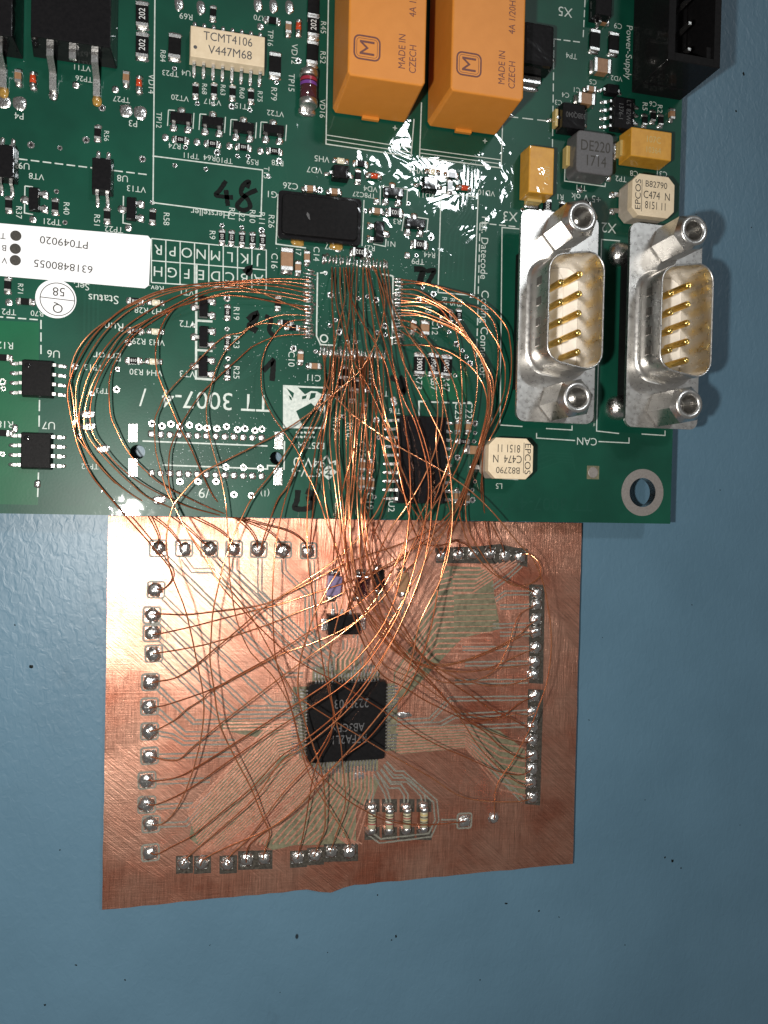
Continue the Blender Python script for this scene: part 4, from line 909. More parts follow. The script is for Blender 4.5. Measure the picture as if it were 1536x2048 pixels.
for k in range(1, 5): copper_line([(598, 1503+3*k), (553+2*k, 1524+7*k), (486, 1597+6*k), (414+k, 1670+4.5*k), (398+k, 1690+3*k)], 0.27)
for k in range(7): copper_line([(908, 1188+11*k), (960, 1187+11*k), (992, 1186+11*k)], 0.10)
for k in range(3): copper_line([(592, 1444+6*k), (446, 1446+7*k)], 0.27)
for k in range(15): copper_line([(602+4*k, 1518+2.6*k), (560+3*k, 1560+4*k), (420+8*k, 1692-k), (402+9*k, 1706-1.2*k)], 0.27)
for k in range(15): copper_line([(640+7.5*k, 1538-k*0.6), (640+7.5*k, 1556+k*2), (560+11*k, 1640+k*3), (520+12.5*k if k < 10 else 640+7*(k-2), 1688)], 0.25)
for k in range(9): copper_line([(792, 1457+6*k), (930, 1452+5.2*k), (1000, 1475+13*k), (1052, 1482+13.6*k)], 0.26)
for k in range(5): copper_line([(672+9*k, 1340), (672+9*k, 1318+k), (690+7*k, 1298), (692+7*k, 1276)], 0.26)
# single tracks
for pts in ([(332, 1114), (570, 1350), (606, 1350)], [(366, 1116), (385, 1141), (424, 1141), (606, 1318), (638, 1340)], [(426, 1112), (646, 1330)], [(470, 1116), (470, 1142), (655, 1315), (655, 1338)],
            [(520, 1116), (520, 1184), (628, 1292), (664, 1322), (664, 1340)], [(567, 1118), (568, 1142), (614, 1188), (615, 1262), (672, 1316)], [(624, 1120), (630, 1250), (640, 1290)],
            [(324, 1192), (545, 1408), (594, 1408)], [(318, 1240), (498, 1416), (594, 1416)], [(318, 1276), (468, 1424), (594, 1424)], [(322, 1318), (440, 1434), (590, 1431)], [(314, 1374), (388, 1444), (440, 1443)], [(314, 1420), (370, 1468), (440, 1468)],
            [(314, 1466), (345, 1472), (368, 1486), (470, 1484)], [(314, 1513), (470, 1508)], [(310, 1564), (420, 1560)], [(310, 1614), (390, 1610), (420, 1580)], [(318, 1650), (372, 1648), (400, 1618)],
            [(1060, 1186), (1010, 1186), (990, 1200)], [(1060, 1212), (1000, 1214)], [(1060, 1250), (985, 1252)], [(1060, 1268), (1000, 1268)], [(1058, 1297), (925, 1297)], [(1056, 1326), (930, 1328)], [(1056, 1362), (910, 1364)],
            [(1056, 1396), (900, 1398), (860, 1440), (792, 1444)], [(1056, 1424), (910, 1432), (880, 1448), (796, 1452)], [(1050, 1450), (900, 1456)], [(1046, 1602), (960, 1508), (940, 1486)],
            [(1042, 1130), (1018, 1152), (985, 1176)], [(1010, 1128), (988, 1140)],
            [(770, 1526), (790, 1546), (806, 1546), (870, 1602), (874, 1640), (860, 1670), (760, 1682), (740, 1668)], [(765, 1535), (785, 1560), (815, 1560), (845, 1590), (848, 1608)], [(758, 1542), (780, 1572), (800, 1572), (812, 1590), (812, 1608)], [(750, 1545), (772, 1585), (778, 1608)], [(742, 1548), (742, 1608)],
            [(882, 1643), (914, 1643)], [(668, 1205), (672, 1226)], [(690, 1280), (690, 1300)], [(760, 1205), (762, 1190)], [(806, 1200), (800, 1230), (770, 1232)], [(728, 1290), (720, 1316), (724, 1340)], [(712, 1270), (708, 1296)]):
    trace(pts)
# cut outlines round the pads, tinned copper and solder lumps
outl = MB(); outl.strip(rrect(2.32, 2.32, 0.35, 3), 0.30, 0.014, close=True, jit=0.15); outl = outl.mesh('milled_outline', fr4)
tinp = MB().box(-0.88, 0.88, -0.88, 0.88, 0, 0.05).mesh('tinned_pad', tin, bevel=0.03, seg=1)
lump = [MB().dome(random.uniform(.72, .95), random.uniform(.72, .95), random.uniform(.4, .7), n=13, rings=5, jit=0.16).mesh('solder_joint', tin) for _ in range(6)]
ORD = ['first', 'second', 'third', 'fourth', 'fifth', 'sixth', 'seventh', 'eighth', 'ninth', 'tenth', 'eleventh', 'twelfth']
def pad(u, v, cut=True, sc=1.0):
    p = L(u, v, 0.3); o = put('tinned_pad', tinp, LB, (p[0], p[1], ZL+.016), random.uniform(-2, 2), sc=(sc, sc, 1))
    if cut: put('milled_outline', outl, o, (0, 0, -0.004))
    put('solder_joint', random.choice(lump), o, (random.uniform(-.15, .15), random.uniform(-.12, .12), 0.03), random.uniform(0, 360), sc=(1.12, 1.12, 1.05))
def dark_strip(px): ldecal('burnt_strip', MB().sheet(rough_line(lp(px)+[lp(px)[0]], 0.7, .03)[:-1], ZL+.010), dark4)
dark_strip([(1058, 1168), (1058, 1366), (1086, 1368), (1090, 1170)]); dark_strip([(1056, 1378), (1050, 1608), (1080, 1611), (1087, 1380)]); dark_strip([(870, 1096), (872, 1126), (1030, 1128), (1055, 1134), (1056, 1098), (1025, 1094), (1000, 1088), (960, 1092)])
for r_ in ((352, 386, 1712, 1748), (388, 422, 1712, 1748), (439, 474, 1712, 1748), (476, 545, 1702, 1740), (580, 614, 1702, 1736), (614, 648, 1696, 1731), (648, 716, 1688, 1724)): dark_strip([(r_[0], r_[2]), (r_[0], r_[3]), (r_[1], r_[3]-2), (r_[1], r_[2]-2)])
for q in TOP+LEF: pad(*q)
for q in BOT+RGA+RGB+TRR: pad(*q, cut=False, sc=0.95)
pad(*SIN[0]); pad(*SIN[1], cut=False, sc=0.85)

# the microcontroller
ccx, ccy = 34.49, -30.24
b = MB().prism(rrect(12, 12, 0.45, 3), 0.1, 0.8, top=rrect(12.0, 12.0, 0.45, 3)); b.prism(rrect(12, 12, 0.45, 3), 0.8, 1.5, top=rrect(11.75, 11.75, 0.45, 3))
mcu = put('microcontroller', b.mesh('microcontroller', black, bevel=0.07), LB, (ccx, ccy, ZL), 0.1, 'square black eighty-legged chip in the middle of the copper board')
put_text('R7FA2L1', pgrey, mcu, (0.4, -2.6, 1.512), 180, 1.3, 0.8); put_text('AB3CFN', pgrey, mcu, (0.1, -0.85, 1.512), 180, 1.25, 0.78); put_text('223F103', pgrey, mcu, (0.6, 2.75, 1.512), 180, 1.35, 0.8)
put('pin_dimple', MB().lathe([(0.5, 0), (0.46, 0.012), (0.3, 0.02)], n=18).mesh('pin_dimple', gloss), mcu, (4.8, -4.8, 1.5))
lg_ = MB(); hw = 0.11; pts = [(-0.1, 0.72), (0.25, 0.72), (0.5, 0.08), (1.0, 0.06)]
lg_.add([(x, y, z+dz) for x, z in pts for y in (-hw, hw) for dz in (0, .12)], [f for i in range(3) for f in ((4*i, 4*i+4, 4*i+6, 4*i+2), (4*i+1, 4*i+3, 4*i+7, 4*i+5), (4*i, 4*i+1, 4*i+5, 4*i+4), (4*i+2, 4*i+6, 4*i+7, 4*i+3))]+[(12, 13, 15, 14)])
lg_ = lg_.mesh('leg', lead); ts = MB().box(0, 1.6, -.13, .13, 0, .05).mesh('tinned_track', tin, bevel=.02, seg=1)
for r_ in ((-8.1, -6.0, -5.2, 5.2), (6.0, 8.1, -5.2, 5.2), (-5.2, 5.2, 6.0, 8.1), (-5.2, 5.2, -8.1, -6.0)): ldecal('milled_area', MB().sheet([(ccx+r_[0], ccy+r_[2]), (ccx+r_[1], ccy+r_[2]), (ccx+r_[1], ccy+r_[3]), (ccx+r_[0], ccy+r_[3])], ZL+.009), olive)
for k in range(20):
    y = (k-9.5)*.5
    for rz in (0, 90, 180, 270):
        a = math.radians(rz); X = lambda d, e: (d*math.cos(a)-e*math.sin(a), d*math.sin(a)+e*math.cos(a), 0.0)
        put('leg', lg_, mcu, X(6.0, y), rz)
        if random.random() < .85: put('tinned_track', ts, mcu, X(random.uniform(6.45, 6.7), y)[:2]+(.016,), rz)
put('solder_splash', MB().dome(1.2, 0.45, .04, jit=.35).mesh('solder_splash', lead), LB, L(808, 1430)); put('solder_splash', MB().dome(1.0, 0.6, .04, jit=.35).mesh('solder_splash', lead), LB, L(718, 1552))

# black SOT package, purple part and small parts beside it
p = L(689, 1250, 1.5); o = put('voltage_regulator', MB().box(-2.6, 2.6, -1.6, 1.6, .1, 1.6, t=.15).mesh('voltage_regulator', black, bevel=.2), LB, (p[0], p[1], ZL), 0, 'small black regulator under the wires above the big chip')
for s in (-1, 1): put('terminal', MB().box(-.5, .5, -.9, .9, .05, .9).mesh('terminal', tin, bevel=.1), o, (s*2.85, 0, 0))
for x in (-1.6, -.3, 1.2): put('leg', MB().box(-.25, .25, -.4, .5, .05, .5).mesh('leg', lead, bevel=.05), o, (x, 1.7, 0))
for u, lab, pm_ in ((668, 'purple box-shaped part beside the wire bundle', purple), (722, None, maroon)):
    p = L(u, 1172, 1.2); o = put('film_capacitor', MB().box(-1.05, 1.05, -1.5, 1.5, .1, 1.6).mesh('film_capacitor', pm_, bevel=.1), LB, (p[0], p[1], ZL), -6, lab)
    for s in (-1, 1): put('solder_fillet', MB().dome(.9, .55, .6, jit=.2).mesh('solder_fillet', tin), o, (0, s*1.9, 0))
for u, v in ((757, 1160), (806, 1165)):
    p = L(u, v, .6); o = put('chip_capacitor', MB().box(-.85, .85, -1.5, 1.5, .05, .9).mesh('chip_capacitor', mlcc if u > 800 else black, bevel=.06), LB, (p[0], p[1], ZL), 4)
    for s in (-1, 1): put('solder_fillet', MB().dome(.85, .6, .7, jit=.25).mesh('solder_fillet', tin), o, (0, s*1.7, 0))
# four banded cylinder resistors
def melf(u, v, bands, lab):
    p = L(u, v, .8); o = put('cylinder_resistor', MB().lathe([(.55, -1.15), (.62, -1.05), (.62, 1.05), (.55, 1.15)], n=18, axis='y').mesh('cylinder_resistor', resb), LB, (p[0], p[1], ZL+.75), 0, lab)
    for i, m in enumerate(bands): put('colour_band', shared(('band', m.name), lambda: MB().lathe([(.635, -.075), (.635, .075)], n=18, axis='y', cap=False).mesh('colour_band', m)), o, (0, .8-.4*i, 0))
    for s in (-1, 1):
        put('end_cap', shared('melfcap', lambda: MB().lathe([(.6, -.3), (.68, -.2), (.68, .3), (.5, .42)], n=18, axis='y').mesh('end_cap', lead)), o, (0, s*1.45, 0), 0 if s > 0 else 180)
        put('solder_fillet', MB().dome(.85, .7, .75, jit=.15).mesh('solder_fillet', tin), o, (0, s*1.85, -.72))
melf(744, 1641, (pblack, pblack, pblack, redband), 'leftmost of four small banded resistors'); melf(779, 1641, (pblack, redband, pwhite, redband), 'second of four small banded resistors from the left')
melf(814, 1640, (pblack, redband, pblack, goldband), 'third of four small banded resistors from the left'); melf(848, 1638, (goldband, pblack, goldband, pblack), 'rightmost of four small banded resistors')
for u in (744, 779, 814, 848):
    for v in (1612, 1668): dark_strip([(u-15, v-14), (u-15, v+12), (u+15, v+12), (u+15, v-14)])

# ================================================================== WIRES
Rw = {}
TOPN = lambda k: f'the {ORD[k]} pad from left of the top row'
def dest(g, k):
    if g == 'P': return PRN[k]
    return {'T': f'{ORD[k]} pad of upper left row', 'L': f'{ORD[k]} pad down the left column', 'B': f'{ORD[k]} pad of bottom row', 'A': f'{ORD[k]} pad down upper right column',
            'C': f'{ORD[k]} pad down lower right column', 'R': f'{ORD[k]} pad of upper right row', 'S': ('lone square pad near resistors', 'lone round blob bottom right')[k % 2]}[g]
PRT = [(757, 1142), (806, 1146), (668, 1152), (722, 1152), (690, 1232)]
PRN = ['black part above small regulator', 'brown part right of black part', 'purple block beside the bundle', 'dark red part beside purple block', 'small black regulator']
PADS = {'P': PRT, 'T': TOP, 'L': LEF, 'B': BOT, 'A': RGA, 'C': RGB, 'R': TRR, 'S': SIN}
WIRES = [  # origin side, apex height, destination, path in photo pixels
('left', 4.6, 'L0', [(618, 559), (545, 558), (470, 563), (400, 568), (340, 577), (290, 594), (240, 622), (190, 668), (155, 722), (139, 762), (135, 790), (139, 819), (149, 866), (159, 901), (184, 952), (229, 1006), (253, 1034), (280, 1064), (300, 1087), (320, 1111), (336, 1131), (344, 1146), (342, 1162), (327, 1178)]),
('left', 4.2, 'T1', [(618, 569), (560, 563), (480, 565), (420, 573), (335, 582), (264, 610), (229, 631), (184, 664), (157, 696), (143, 729), (140, 762), (146, 800), (150, 838), (152, 868), (171, 897), (198, 932), (229, 965), (265, 999), (288, 1022), (302, 1032), (340, 1062)]),
('left', 5.0, 'T0', [(618, 577), (545, 566), (470, 567), (400, 576), (330, 604), (262, 645), (215, 690), (180, 745), (165, 790), (158, 830), (163, 870), (180, 905), (215, 950), (255, 985), (282, 1012), (298, 1035), (309, 1055), (317, 1075)]),
('left', 5.6, 'T5', [(618, 587), (550, 573), (480, 571), (410, 582), (340, 615), (280, 652), (232, 700), (203, 745), (185, 790), (180, 830), (186, 868), (208, 899), (229, 924), (261, 952), (296, 975), (335, 995), (378, 1014), (430, 1028), (481, 1040), (536, 1063), (556, 1081)]),
('left', 4.4, 'T6', [(618, 596), (550, 583), (480, 577), (420, 584), (354, 614), (290, 653), (257, 682), (237, 711), (223, 741), (218, 774), (221, 829), (233, 860), (247, 889), (268, 919), (292, 942), (317, 964), (354, 985), (420, 1016), (481, 1038), (528, 1050), (575, 1062), (605, 1081)]),
('left', 5.2, 'T3', [(618, 604), (550, 590), (470, 583), (420, 594), (350, 616), (285, 645), (241, 672), (205, 728), (178, 785), (168, 840), (176, 872), (200, 905), (229, 936), (261, 966), (296, 995), (343, 1016), (400, 1042), (439, 1062), (462, 1083)]),
('left', 5.0, 'T4', [(618, 614), (560, 606), (500, 595), (450, 591), (410, 598), (375, 608), (350, 616), (329, 641), (315, 676), (311, 709), (315, 745), (331, 788), (345, 822), (360, 856), (382, 897), (403, 945), (423, 986), (444, 1013), (470, 1035), (498, 1060), (513, 1083)]),
('left', 4.8, 'T2', [(618, 624), (590, 614), (560, 602), (520, 585), (470, 571), (420, 571), (360, 580), (300, 600), (250, 627), (205, 670), (170, 724), (153, 770), (152, 812), (157, 852), (170, 890), (192, 922), (224, 958), (262, 988), (300, 1010), (345, 1035), (380, 1062), (405, 1085)]),
('left', 6.0, 'B8', [(612, 631), (567, 630), (536, 638), (501, 655), (478, 675), (454, 698), (435, 731), (423, 768), (413, 813), (415, 853), (425, 898), (439, 945), (448, 986), (453, 1025), (456, 1073), (458, 1115), (460, 1162), (464, 1191), (471, 1230), (482, 1266), (499, 1301), (517, 1322), (551, 1360), (585, 1425), (598, 1487), (611, 1529), (624, 1562), (649, 1604), (678, 1649), (691, 1670), (699, 1688)]),
('left', 7.0, 'C3', [(612, 640), (583, 642), (567, 651), (556, 661), (544, 677), (532, 696), (524, 722), (522, 751), (524, 784), (532, 806), (546, 833), (565, 860), (593, 900), (608, 935), (626, 972), (640, 1005), (653, 1044), (673, 1093), (690, 1140), (715, 1200), (760, 1270), (826, 1334), (882, 1389), (919, 1433), (948, 1448), (981, 1464), (1026, 1481), (1050, 1485)]),
('left', 6.4, 'C7', [(612, 658), (585, 655), (556, 649), (528, 647), (497, 655), (483, 665), (450, 673), (419, 698), (380, 738), (333, 788), (319, 815), (309, 844), (311, 897), (315, 917), (331, 975), (345, 1005), (357, 1030), (373, 1060), (408, 1107), (450, 1165), (500, 1230), (545, 1310), (575, 1365), (599, 1396), (671, 1443), (722, 1474), (773, 1505), (860, 1554), (920, 1592), (980, 1603), (1040, 1603)]),
('left', 5.6, 'C5', [(612, 669), (575, 670), (546, 675), (521, 685), (501, 696), (474, 720), (446, 745), (425, 765), (405, 784), (385, 812), (358, 856), (341, 897), (337, 936), (339, 975), (348, 1010), (362, 1040), (385, 1080), (415, 1126), (445, 1175), (490, 1225), (545, 1280), (600, 1325), (675, 1365), (712, 1388), (765, 1421), (820, 1459), (875, 1490), (933, 1515), (981, 1537), (1008, 1546), (1037, 1550), (1056, 1545)]),
('top', 7.5, 'L10', [(745, 532), (760, 565), (769, 600), (765, 640), (758, 668), (748, 693), (736, 716), (720, 741), (695, 765), (667, 788), (624, 823), (566, 862), (497, 898), (439, 927), (401, 948), (358, 995), (343, 1020), (333, 1073), (335, 1110), (344, 1151), (369, 1215), (382, 1266), (392, 1315), (404, 1373), (408, 1419), (404, 1464), (397, 1500), (386, 1541), (371, 1582), (353, 1618), (335, 1640), (318, 1650)]),
('top', 7.2, 'L5', [(671, 535), (671, 585), (675, 617), (682, 640), (690, 676), (704, 715), (718, 742), (736, 773), (753, 809), (767, 842), (778, 870), (788, 905), (797, 941), (804, 972), (814, 1010), (818, 1041), (812, 1085), (795, 1125), (760, 1168), (720, 1205), (689, 1226), (638, 1251), (587, 1284), (540, 1315), (480, 1348), (439, 1371), (398, 1388), (335, 1409), (312, 1414)]),
('top', 7.0, 'C1', [(687, 535), (690, 590), (684, 625), (678, 645), (670, 687), (667, 721), (665, 780), (660, 840), (660, 890), (668, 960), (679, 1040), (685, 1100), (694, 1160), (715, 1235), (760, 1322), (826, 1358), (884, 1397), (924, 1422), (959, 1435), (999, 1437), (1026, 1429), (1055, 1432)]),
('top', 6.6, 'R1', [(692, 535), (700, 590), (722, 640), (743, 674), (761, 707), (773, 734), (782, 780), (790, 830), (797, 880), (804, 960), (818, 1030), (840, 1082), (873, 1092), (902, 1085), (912, 1080), (919, 1085)]),
('top', 7.0, 'C4', [(699, 535), (699, 600), (697, 640), (690, 692), (682, 734), (672, 776), (660, 810), (651, 835), (641, 874), (645, 940), (650, 1000), (662, 1060), (680, 1130), (695, 1190), (720, 1270), (760, 1345), (809, 1375), (849, 1400), (893, 1422), (937, 1444), (970, 1464), (1003, 1495), (1037, 1515), (1052, 1516)]),
('top', 7.4, 'C6', [(714, 535), (712, 590), (709, 640), (707, 687), (703, 734), (695, 765), (684, 800), (675, 850), (672, 890), (676, 960), (684, 1040), (692, 1110), (705, 1180), (740, 1250), (780, 1295), (815, 1322), (849, 1351), (884, 1389), (924, 1442), (959, 1495), (999, 1537), (1026, 1559), (1050, 1571)]),
('top', 6.8, 'L4', [(726, 535), (726, 590), (728, 640), (732, 687), (742, 727), (748, 762), (756, 788), (768, 827), (783, 863), (792, 895), (788, 946), (776, 977), (753, 1024), (729, 1057), (700, 1095), (650, 1135), (590, 1175), (524, 1218), (484, 1253), (431, 1297), (397, 1326), (353, 1355), (316, 1363)]),
('top', 7.6, 'L8', [(737, 537), (748, 600), (756, 640), (768, 682), (779, 721), (792, 762), (800, 796), (808, 834), (813, 870), (817, 899), (820, 947), (821, 985), (820, 1016), (815, 1063), (810, 1110), (800, 1160), (785, 1210), (760, 1260), (720, 1310), (670, 1355), (620, 1390), (560, 1428), (462, 1491), (389, 1537), (353, 1555), (312, 1562)]),
('top', 7.9, 'L9', [(752, 537), (764, 600), (772, 640), (782, 692), (786, 727), (797, 773), (812, 810), (830, 845), (851, 917), (857, 967), (855, 1010), (848, 1050), (835, 1110), (820, 1165), (800, 1220), (770, 1275), (730, 1330), (680, 1375), (620, 1415), (560, 1453), (471, 1513), (378, 1578), (316, 1608)]),
('top', 7.2, 'L11', [(759, 537), (775, 600), (787, 640), (800, 692), (809, 727), (814, 774), (829, 825), (851, 889), (861, 942), (862, 1034), (855, 1090), (842, 1150), (820, 1210), (790, 1270), (755, 1330), (715, 1385), (660, 1440), (600, 1487), (560, 1515), (502, 1577), (435, 1631), (382, 1673), (344, 1693), (313, 1709)]),
('top', 7.8, 'B0', [(776, 540), (779, 570), (786, 612), (824, 679), (851, 714), (868, 752), (880, 780), (894, 835), (902, 889), (898, 926), (890, 960), (880, 1000), (868, 1060), (850, 1120), (830, 1180), (800, 1250), (770, 1310), (735, 1370), (690, 1425), (620, 1485), (560, 1527), (512, 1593), (444, 1655), (397, 1695), (372, 1718)]),
('top', 8.2, 'B1', [(768, 538), (777, 600), (789, 656), (801, 707), (812, 737), (836, 781), (866, 839), (886, 881), (898, 932), (903, 975), (905, 1024), (902, 1073), (894, 1120), (879, 1164), (858, 1206), (838, 1250), (822, 1324), (796, 1384), (763, 1424), (722, 1474), (685, 1515), (638, 1566), (600, 1610), (560, 1644), (517, 1668), (462, 1691), (411, 1716)]),
('bottom', 5.4, 'B4', [(646, 710), (650, 745), (646, 785), (632, 812), (595, 865), (579, 894), (548, 941), (505, 995), (485, 1032), (464, 1081), (446, 1133), (439, 1162), (426, 1224), (422, 1279), (420, 1320), (428, 1377), (440, 1449), (471, 1517), (501, 1574), (526, 1635), (539, 1664), (535, 1684), (529, 1704)]),
('bottom', 7.4, 'S1', [(651, 711), (649, 742), (653, 770), (667, 790), (686, 810), (707, 831), (748, 860), (800, 895), (874, 936), (935, 977), (985, 1024), (1034, 1083), (1064, 1115), (1081, 1150), (1092, 1190), (1102, 1258), (1101, 1320), (1092, 1372), (1074, 1422), (1059, 1459), (1026, 1521), (999, 1561), (990, 1588), (989, 1622)]),
('bottom', 5.8, 'S0', [(661, 711), (656, 760), (640, 806), (610, 878), (595, 927), (579, 972), (566, 1015), (556, 1064), (549, 1115), (545, 1188), (546, 1242), (552, 1320), (575, 1390), (599, 1480), (618, 1525), (642, 1552), (691, 1597), (731, 1622), (763, 1638), (809, 1648), (851, 1650), (914, 1645)]),
('bottom', 6.0, 'B5', [(672, 712), (665, 780), (650, 835), (634, 884), (622, 956), (616, 995), (614, 1060), (617, 1133), (628, 1199), (635, 1251), (642, 1302), (648, 1340), (658, 1385), (667, 1430), (660, 1475), (640, 1513), (628, 1547), (620, 1586), (613, 1631), (606, 1671), (599, 1700)]),
('bottom', 6.4, 'B6', [(678, 712), (674, 800), (670, 880), (680, 960), (690, 1060), (688, 1110), (679, 1137), (657, 1173), (631, 1224), (618, 1260), (604, 1306), (597, 1345), (597, 1390), (609, 1441), (628, 1496), (642, 1540), (648, 1575), (650, 1611), (649, 1659), (636, 1692)]),
('bottom', 6.2, 'B7', [(686, 713), (682, 800), (678, 880), (682, 970), (690, 1060), (693, 1130), (688, 1190), (670, 1260), (657, 1330), (662, 1390), (673, 1445), (681, 1482), (686, 1535), (691, 1589), (688, 1622), (678, 1653), (666, 1688)]),
('bottom', 6.6, 'A1', [(693, 713), (690, 800), (692, 880), (694, 960), (699, 1060), (703, 1120), (715, 1180), (745, 1240), (800, 1295), (831, 1329), (869, 1358), (904, 1366), (954, 1360), (981, 1347), (1000, 1327), (1017, 1289), (1029, 1252), (1042, 1227), (1064, 1214)]),
('bottom', 7.0, 'A2', [(703, 713), (702, 800), (700, 880), (698, 980), (701, 1060), (708, 1130), (725, 1190), (760, 1235), (800, 1268), (852, 1318), (883, 1329), (925, 1322), (967, 1306), (1008, 1287), (1040, 1268), (1052, 1256), (1064, 1246)]),
('bottom', 6.2, 'A3', [(712, 713), (707, 800), (704, 880), (694, 980), (691, 1060), (697, 1130), (712, 1185), (745, 1235), (790, 1280), (835, 1322), (870, 1333), (915, 1327), (960, 1312), (1000, 1295), (1040, 1273), (1058, 1268)]),
('bottom', 7.3, 'A4', [(720, 713), (718, 800), (714, 880), (707, 980), (700, 1060), (706, 1140), (722, 1200), (760, 1265), (800, 1306), (842, 1331), (894, 1341), (946, 1343), (987, 1333), (1029, 1314), (1060, 1301)]),
('bottom', 6.9, 'A5', [(728, 713), (727, 800), (722, 880), (714, 980), (718, 1060), (720, 1110), (730, 1165), (752, 1225), (790, 1290), (830, 1323), (880, 1340), (930, 1344), (987, 1338), (1040, 1332), (1060, 1330)]),
('bottom', 6.0, 'A6', [(736, 713), (735, 800), (728, 880), (722, 980), (726, 1060), (735, 1110), (752, 1170), (790, 1240), (831, 1295), (873, 1334), (915, 1356), (967, 1370), (1008, 1371), (1040, 1364), (1058, 1356)]),
('bottom', 7.5, 'C0', [(745, 713), (746, 790), (742, 880), (735, 960), (722, 1020), (728, 1080), (740, 1140), (760, 1220), (793, 1290), (826, 1324), (871, 1373), (915, 1424), (948, 1442), (981, 1439), (1010, 1428), (1037, 1408), (1059, 1397)]),
('bottom', 8.0, 'C2', [(756, 713), (755, 770), (752, 850), (745, 940), (730, 1010), (734, 1070), (750, 1140), (790, 1220), (833, 1295), (866, 1335), (904, 1366), (948, 1395), (981, 1417), (1026, 1439), (1054, 1454)]),
('bottom', 6.6, 'R0', [(766, 713), (767, 770), (765, 830), (770, 900), (790, 960), (828, 1020), (860, 1068), (878, 1098)]),
('right', 5.2, 'R3', [(802, 559), (842, 565), (876, 573), (910, 582), (944, 592), (969, 608), (995, 631), (1014, 657), (1020, 684), (1023, 720), (1020, 765), (1008, 815), (992, 855), (977, 885), (967, 930), (962, 975), (966, 1022), (970, 1044), (976, 1069), (980, 1092)]),
('right', 5.6, 'R4', [(802, 569), (834, 567), (874, 574), (902, 589), (930, 609), (961, 635), (979, 662), (995, 686), (1003, 706), (1010, 735), (1009, 777), (999, 813), (985, 844), (970, 876), (964, 936), (967, 1000), (970, 1028), (985, 1053), (1005, 1092)]),
('right', 6.0, 'A0', [(802, 579), (832, 580), (856, 592), (873, 604), (898, 620), (912, 635), (925, 655), (935, 672), (957, 702), (971, 728), (983, 752), (987, 780), (982, 829), (970, 870), (953, 905), (938, 946), (925, 985), (919, 1022), (925, 1053), (937, 1087), (954, 1114), (977, 1139), (1000, 1156), (1029, 1168), (1058, 1180)]),
('right', 5.5, 'R5', [(802, 587), (830, 590), (855, 599), (880, 612), (905, 632), (922, 655), (944, 690), (964, 722), (977, 760), (979, 800), (974, 850), (958, 900), (944, 945), (933, 990), (931, 1018), (935, 1050), (948, 1082), (981, 1133), (1008, 1160), (1033, 1172), (1060, 1168), (1081, 1150), (1078, 1126), (1062, 1110), (1050, 1108)]),
('right', 6.3, 'L1', [(802, 595), (830, 597), (847, 600), (880, 618), (900, 645), (930, 675), (955, 705), (974, 742), (984, 785), (978, 840), (962, 890), (945, 935), (925, 985), (895, 1030), (850, 1066), (790, 1092), (730, 1112), (673, 1136), (595, 1177), (540, 1204), (499, 1215), (426, 1224), (371, 1230), (316, 1228)]),
('right', 6.6, 'L6', [(802, 606), (840, 605), (873, 612), (895, 635), (910, 658), (918, 692), (921, 726), (924, 780), (923, 839), (917, 882), (902, 917), (894, 946), (866, 983), (840, 1030), (812, 1080), (790, 1130), (760, 1185), (720, 1235), (680, 1262), (620, 1288), (570, 1305), (523, 1328), (426, 1380), (406, 1397), (371, 1420), (349, 1440), (312, 1460)]),
('right', 5.8, 'L2', [(802, 601), (838, 604), (870, 603), (925, 608), (960, 618), (983, 638), (994, 670), (996, 720), (990, 775), (980, 830), (962, 885), (945, 940), (922, 1000), (890, 1045), (850, 1082), (800, 1115), (750, 1142), (700, 1162), (640, 1182), (560, 1208), (513, 1220), (435, 1240), (377, 1255), (316, 1268)]),
('right', 6.9, 'L3', [(802, 613), (834, 612), (865, 622), (895, 640), (925, 662), (950, 692), (970, 730), (981, 770), (983, 820), (970, 866), (952, 920), (935, 968), (910, 1025), (880, 1070), (830, 1096), (782, 1125), (719, 1166), (653, 1202), (595, 1224), (549, 1244), (486, 1266), (408, 1290), (316, 1306)]),
('right', 6.2, 'B2', [(802, 620), (836, 623), (870, 634), (905, 650), (930, 668), (952, 698), (968, 735), (976, 775), (974, 830), (960, 885), (940, 940), (918, 1000), (895, 1050), (865, 1100), (835, 1150), (800, 1212), (765, 1270), (730, 1326), (703, 1384), (671, 1445), (640, 1500), (609, 1540), (567, 1585), (526, 1639), (495, 1679), (459, 1713)]),
('right', 6.6, 'B3', [(802, 625), (836, 629), (870, 642), (902, 656), (930, 675), (958, 710), (976, 750), (984, 800), (978, 850), (960, 905), (940, 960), (920, 1020), (900, 1080), (880, 1160), (858, 1270), (820, 1370), (768, 1440), (731, 1482), (686, 1515), (642, 1560), (613, 1597), (576, 1631), (540, 1657), (517, 1673), (499, 1690), (493, 1708)]),
('right', 7.2, 'L7', [(802, 631), (842, 632), (880, 644), (915, 660), (939, 682), (949, 709), (954, 743), (954, 780), (945, 839), (929, 897), (909, 946), (878, 995), (850, 1040), (825, 1090), (800, 1145), (770, 1190), (735, 1225), (686, 1265), (644, 1295), (620, 1312), (560, 1356), (453, 1438), (408, 1475), (382, 1497), (358, 1519), (335, 1521), (311, 1516)]),
('right', 5.6, 'R2', [(802, 691), (842, 690), (876, 696), (902, 706), (925, 721), (944, 736), (957, 753), (969, 777), (974, 815), (960, 880), (935, 960), (908, 1030), (895, 1075), (912, 1082), (930, 1088), (944, 1100)]),
]
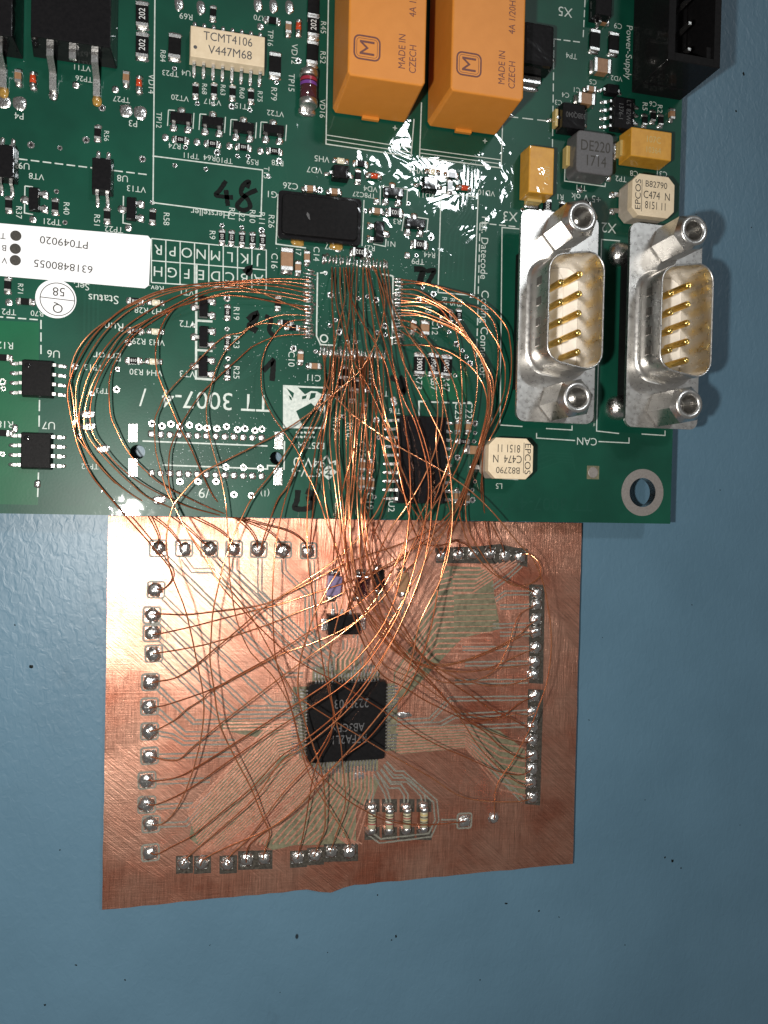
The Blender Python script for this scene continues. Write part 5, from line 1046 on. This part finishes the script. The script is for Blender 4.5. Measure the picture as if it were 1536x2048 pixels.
WIRES += [
('bottom', 5.6, 'T4', [(668, 712), (660, 770), (640, 830), (605, 900), (577, 968), (556, 998), (542, 1034), (528, 1075)]),
('bottom', 7.0, 'P1', [(699, 713), (697, 790), (702, 880), (712, 960), (740, 1040), (765, 1090), (790, 1120)]),
('bottom', 6.2, 'P0', [(741, 713), (745, 790), (760, 870), (775, 950), (765, 1020), (745, 1080), (748, 1118)]),
('top', 7.8, 'P3', [(707, 535), (703, 600), (712, 680), (722, 760), (730, 840), (735, 930), (728, 1010), (722, 1080), (720, 1130)]),
('top', 8.6, 'P1', [(732, 535), (740, 600), (752, 690), (760, 770), (775, 850), (800, 930), (830, 1000), (850, 1060), (835, 1115), (815, 1138)]),
('right', 6.4, 'P4', [(802, 640), (830, 650), (860, 690), (880, 750), (885, 830), (870, 900), (845, 960), (815, 1010), (780, 1060), (750, 1120), (715, 1175), (697, 1215)]),
('right', 7.6, 'P0', [(802, 650), (840, 668), (875, 705), (905, 760), (920, 830), (905, 900), (880, 970), (850, 1050), (825, 1098), (785, 1130)]),
('bottom', 6.9, 'P2', [(724, 713), (725, 800), (712, 880), (690, 960), (672, 1040), (668, 1100), (666, 1135)]),
('bottom', 6.3, 'P3', [(733, 713), (728, 800), (735, 880), (742, 960), (735, 1050), (728, 1110)]),
('right', 6.8, 'R0', [(802, 662), (836, 690), (862, 740), (875, 810), (872, 890), (882, 960), (902, 1030), (895, 1080)]),
('top', 7.1, 'P4', [(680, 535), (682, 600), (700, 700), (712, 800), (708, 900), (700, 1000), (690, 1080), (702, 1150), (698, 1205)]),
('top', 8.3, 'T6', [(664, 535), (664, 600), (668, 680), (662, 760), (652, 840), (640, 920), (628, 1000), (622, 1070)]),
]
SIDE = {'left': 'left', 'top': 'top', 'bottom': 'bottom', 'right': 'right'}
def catmull(pts, n=5):
    return smooth2(pts, n)
random.seed(101)
for side, apex, ds, px in WIRES:
    g, k = ds[0], int(ds[1:]); px = px+[(PADS[g][k][0]+random.uniform(-3, 3), PADS[g][k][1]+random.uniform(-3, 3))]
    d = [0.0]
    for a, b in zip(px, px[1:]): d.append(d[-1]+math.dist(a, b))
    pts = []
    for (u, v), s in zip(px, [x/d[-1] for x in d]):
        z0, z1 = ZG+0.22, ZL+0.55
        z = z0*(1-s)+z1*s + apex*(math.sin(math.pi*s)**0.75 if 0 < s < 1 else 0)
        if side == 'left' and s < 0.45: z = z0*(1-s)+z1*s+apex*(math.sin(math.pi*s)**1.1 if s > 0 else 0)*0.9
        pts.append(P(u, v, z))
    q = catmull(pts, 6)
    b0 = pts[0]
    me = MB().tube([(x-b0[0], y-b0[1], z-b0[2]) for x, y, z in q], random.uniform(0.085, 0.112), 7).mesh('copper_wire', wirem if random.random() < 0.62 else wireb)
    o = _put('copper_wire', me, None, b0)
    o['label'] = f'thin copper wire from {side} side of chip footprint to {dest(g, k)}'
    o['category'] = 'wire'; o['group'] = 'enamelled copper wires between the two boards'
